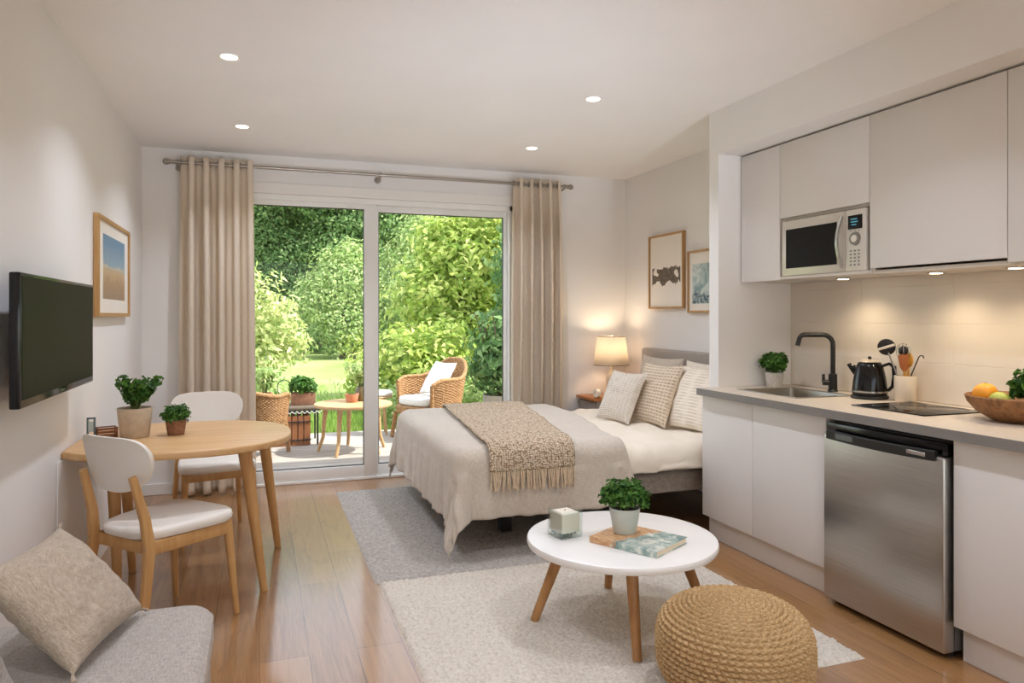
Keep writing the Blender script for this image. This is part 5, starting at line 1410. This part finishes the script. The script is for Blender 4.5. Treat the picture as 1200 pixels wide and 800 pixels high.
shrub('garden_shrub', 'small green shrub at the deck edge by the metal bench', (0.0, 9.9, GZ), [((0, 0, 0.45), 0.36), ((0.25, 0, 0.3), 0.28), ((-0.3, 0, 0.35), 0.3)], 4000, 0.09, 0.045, m_leafB, 76, 0.25, 0.02, 'shrubs beyond the deck')
shrub('garden_shrub', 'small yellow shrub on the far side of the lawn', (3.0, 25.0, GZ), [((0, 0, 0.6), 0.6), ((0.5, 0, 0.45), 0.45)], 1600, 0.13, 0.07, m_leafC, 77, 0.3, 0.03, 'shrubs beyond the deck')
# rounded light trees in the middle distance
shrub('garden_tree', 'rounded light green tree in the middle of the lawn edge', (2.7, 25.6, GZ), [((0, 0, 2.6), 1.3), ((-0.9, 0, 1.9), 1.0), ((0.9, 0, 1.9), 1.1), ((0, -0.3, 1.2), 1.1), ((0.3, 0, 3.4), 0.8)], 1700, 0.145, 0.075, m_leafB, 81, 1.3, 0.1, 'garden trees', 'tree')
shrub('garden_tree', 'pale green tree behind the door mullion', (5.4, 25.5, GZ), [((0, 0, 3.2), 1.5), ((-1.0, 0, 2.3), 1.2), ((1.0, 0, 2.2), 1.2), ((0, -0.3, 1.2), 1.2), ((0.2, 0, 4.3), 1.0)], 1600, 0.145, 0.075, m_leafB, 82, 1.5, 0.1, 'garden trees', 'tree')
shrub('garden_tree', 'soft green tree behind the bright young tree', (9.0, 24.5, GZ), [((0, 0, 3.6), 1.6), ((-1.2, 0, 2.6), 1.3), ((1.1, 0, 2.5), 1.3), ((0, -0.3, 1.4), 1.3), ((0.2, 0, 5.0), 1.1)], 1500, 0.15, 0.075, m_leafB, 83, 1.6, 0.12, 'garden trees', 'tree')
# the tall dark belt behind the lawn
belt = [(-3.5, 31, 9.5, m_leafA), (0.2, 33, 10.5, m_leafA), (3.6, 31.5, 9.5, m_leafA), (6.6, 33, 10.5, m_leafB), (9.6, 31.5, 9.0, m_leafA), (12.6, 33, 10, m_leafB), (15.6, 31, 9.5, m_leafA), (-7.2, 32, 9.5, m_leafB), (2.1, 38.5, 12.0, m_leafA), (7.6, 39, 12.0, m_leafA), (12.4, 39, 11.5, m_leafA)]
bl_lab = ['tall deep green tree filling the pane beside the dining-side curtain', 'tall dark tree rising left of the rounded light tree', 'tall deep green tree behind the rounded light tree',
          'tall mid-green tree behind the door mullion', 'tall deep green tree behind the bright young tree', 'tall mid-green tree with sky beside its crown', 'tall dark tree at the kitchen side of the garden', 'tall mid-green tree hidden behind the dining-side curtain',
          'very tall tree standing behind the gap between the two tall trees of the dining-side pane', 'very tall tree standing farthest back behind the mullion', 'very tall tree standing farthest back behind the bright young tree']
for k, ((x, y, h_, m), lb) in enumerate(zip(belt, bl_lab)):
    q = random.Random(90 + k)
    bl = [((q.uniform(-1.3, 1.3), q.uniform(-0.8, 0.4), z), q.uniform(1.5, 2.1)) for z in np.linspace(1.2, h_ - 1.6, 8)]
    shrub('tall_tree', lb, (x, y, GZ), bl, 1500, 0.18, 0.10, m, 90 + k, h_ * 0.55, 0.2, 'tall trees beyond the lawn', 'tree', 6)
# undergrowth at the trees' feet
shrub('garden_shrub', 'dark undergrowth at the foot of the tall trees', (3.0, 29.0, GZ), [((x, 0, 0.7), 1.1, (1.2, 0.8, 0.9)) for x in np.linspace(-9, 12, 14)], 700, 0.18, 0.10, m_leafA, 99, 0.3, 0.03, 'shrubs beyond the deck')['kind'] = 'stuff'

# ------------------------------------------------------------------ light and camera
w = bpy.data.worlds.new('sky'); scene.world = w; w.use_nodes = True
nt = w.node_tree; nt.nodes.clear()
o_ = nt.nodes.new('ShaderNodeOutputWorld'); bg = nt.nodes.new('ShaderNodeBackground'); sk_ = nt.nodes.new('ShaderNodeTexSky')
sk_.sky_type = 'NISHITA'; sk_.sun_disc = False; sk_.sun_elevation = R(48); sk_.sun_rotation = R(120); sk_.air_density = 1.0; sk_.dust_density = 1.5
nt.links.new(sk_.outputs[0], bg.inputs[0]); bg.inputs[1].default_value = 0.30
hz = nt.nodes.new('ShaderNodeBackground'); hz.inputs[0].default_value = (1.0, 0.99, 0.97, 1); hz.inputs[1].default_value = 1.6      # thin bright cloud
ad = nt.nodes.new('ShaderNodeAddShader'); nt.links.new(bg.outputs[0], ad.inputs[0]); nt.links.new(hz.outputs[0], ad.inputs[1]); nt.links.new(ad.outputs[0], o_.inputs[0])
sl_d = bpy.data.lights.new('sun', 'SUN'); sl_d.energy = 7.5; sl_d.angle = R(1.5); sl_d.color = (1.0, 0.96, 0.88)
so_ = bpy.data.objects.new('sun', sl_d); COL.objects.link(so_)
so_.rotation_euler = Vector((0.64, -0.24, 0.84)).to_track_quat('Z', 'Y').to_euler()

cam = bpy.data.cameras.new('camera'); co = bpy.data.objects.new('camera', cam); COL.objects.link(co)
co.location = (0, 0, 1.34); co.rotation_euler = (R(90), 0, R(-19.2))
cam.sensor_width = 36; cam.lens = 849 / 1200 * 36; cam.shift_y = -30 / 1200; cam.clip_end = 300; cam.clip_start = 0.05
scene.camera = co
vs_ = scene.view_settings
vs_.view_transform = 'Standard'; vs_.look = 'None'; vs_.gamma = 1.0; vs_.exposure = 0.0; vs_.use_curve_mapping = False
scene.cycles.max_bounces = 10; scene.cycles.diffuse_bounces = 6; scene.cycles.glossy_bounces = 4; scene.cycles.transparent_max_bounces = 12
scene.cycles.caustics_reflective = False; scene.cycles.caustics_refractive = False
scene.cycles.sample_clamp_indirect = 6.0
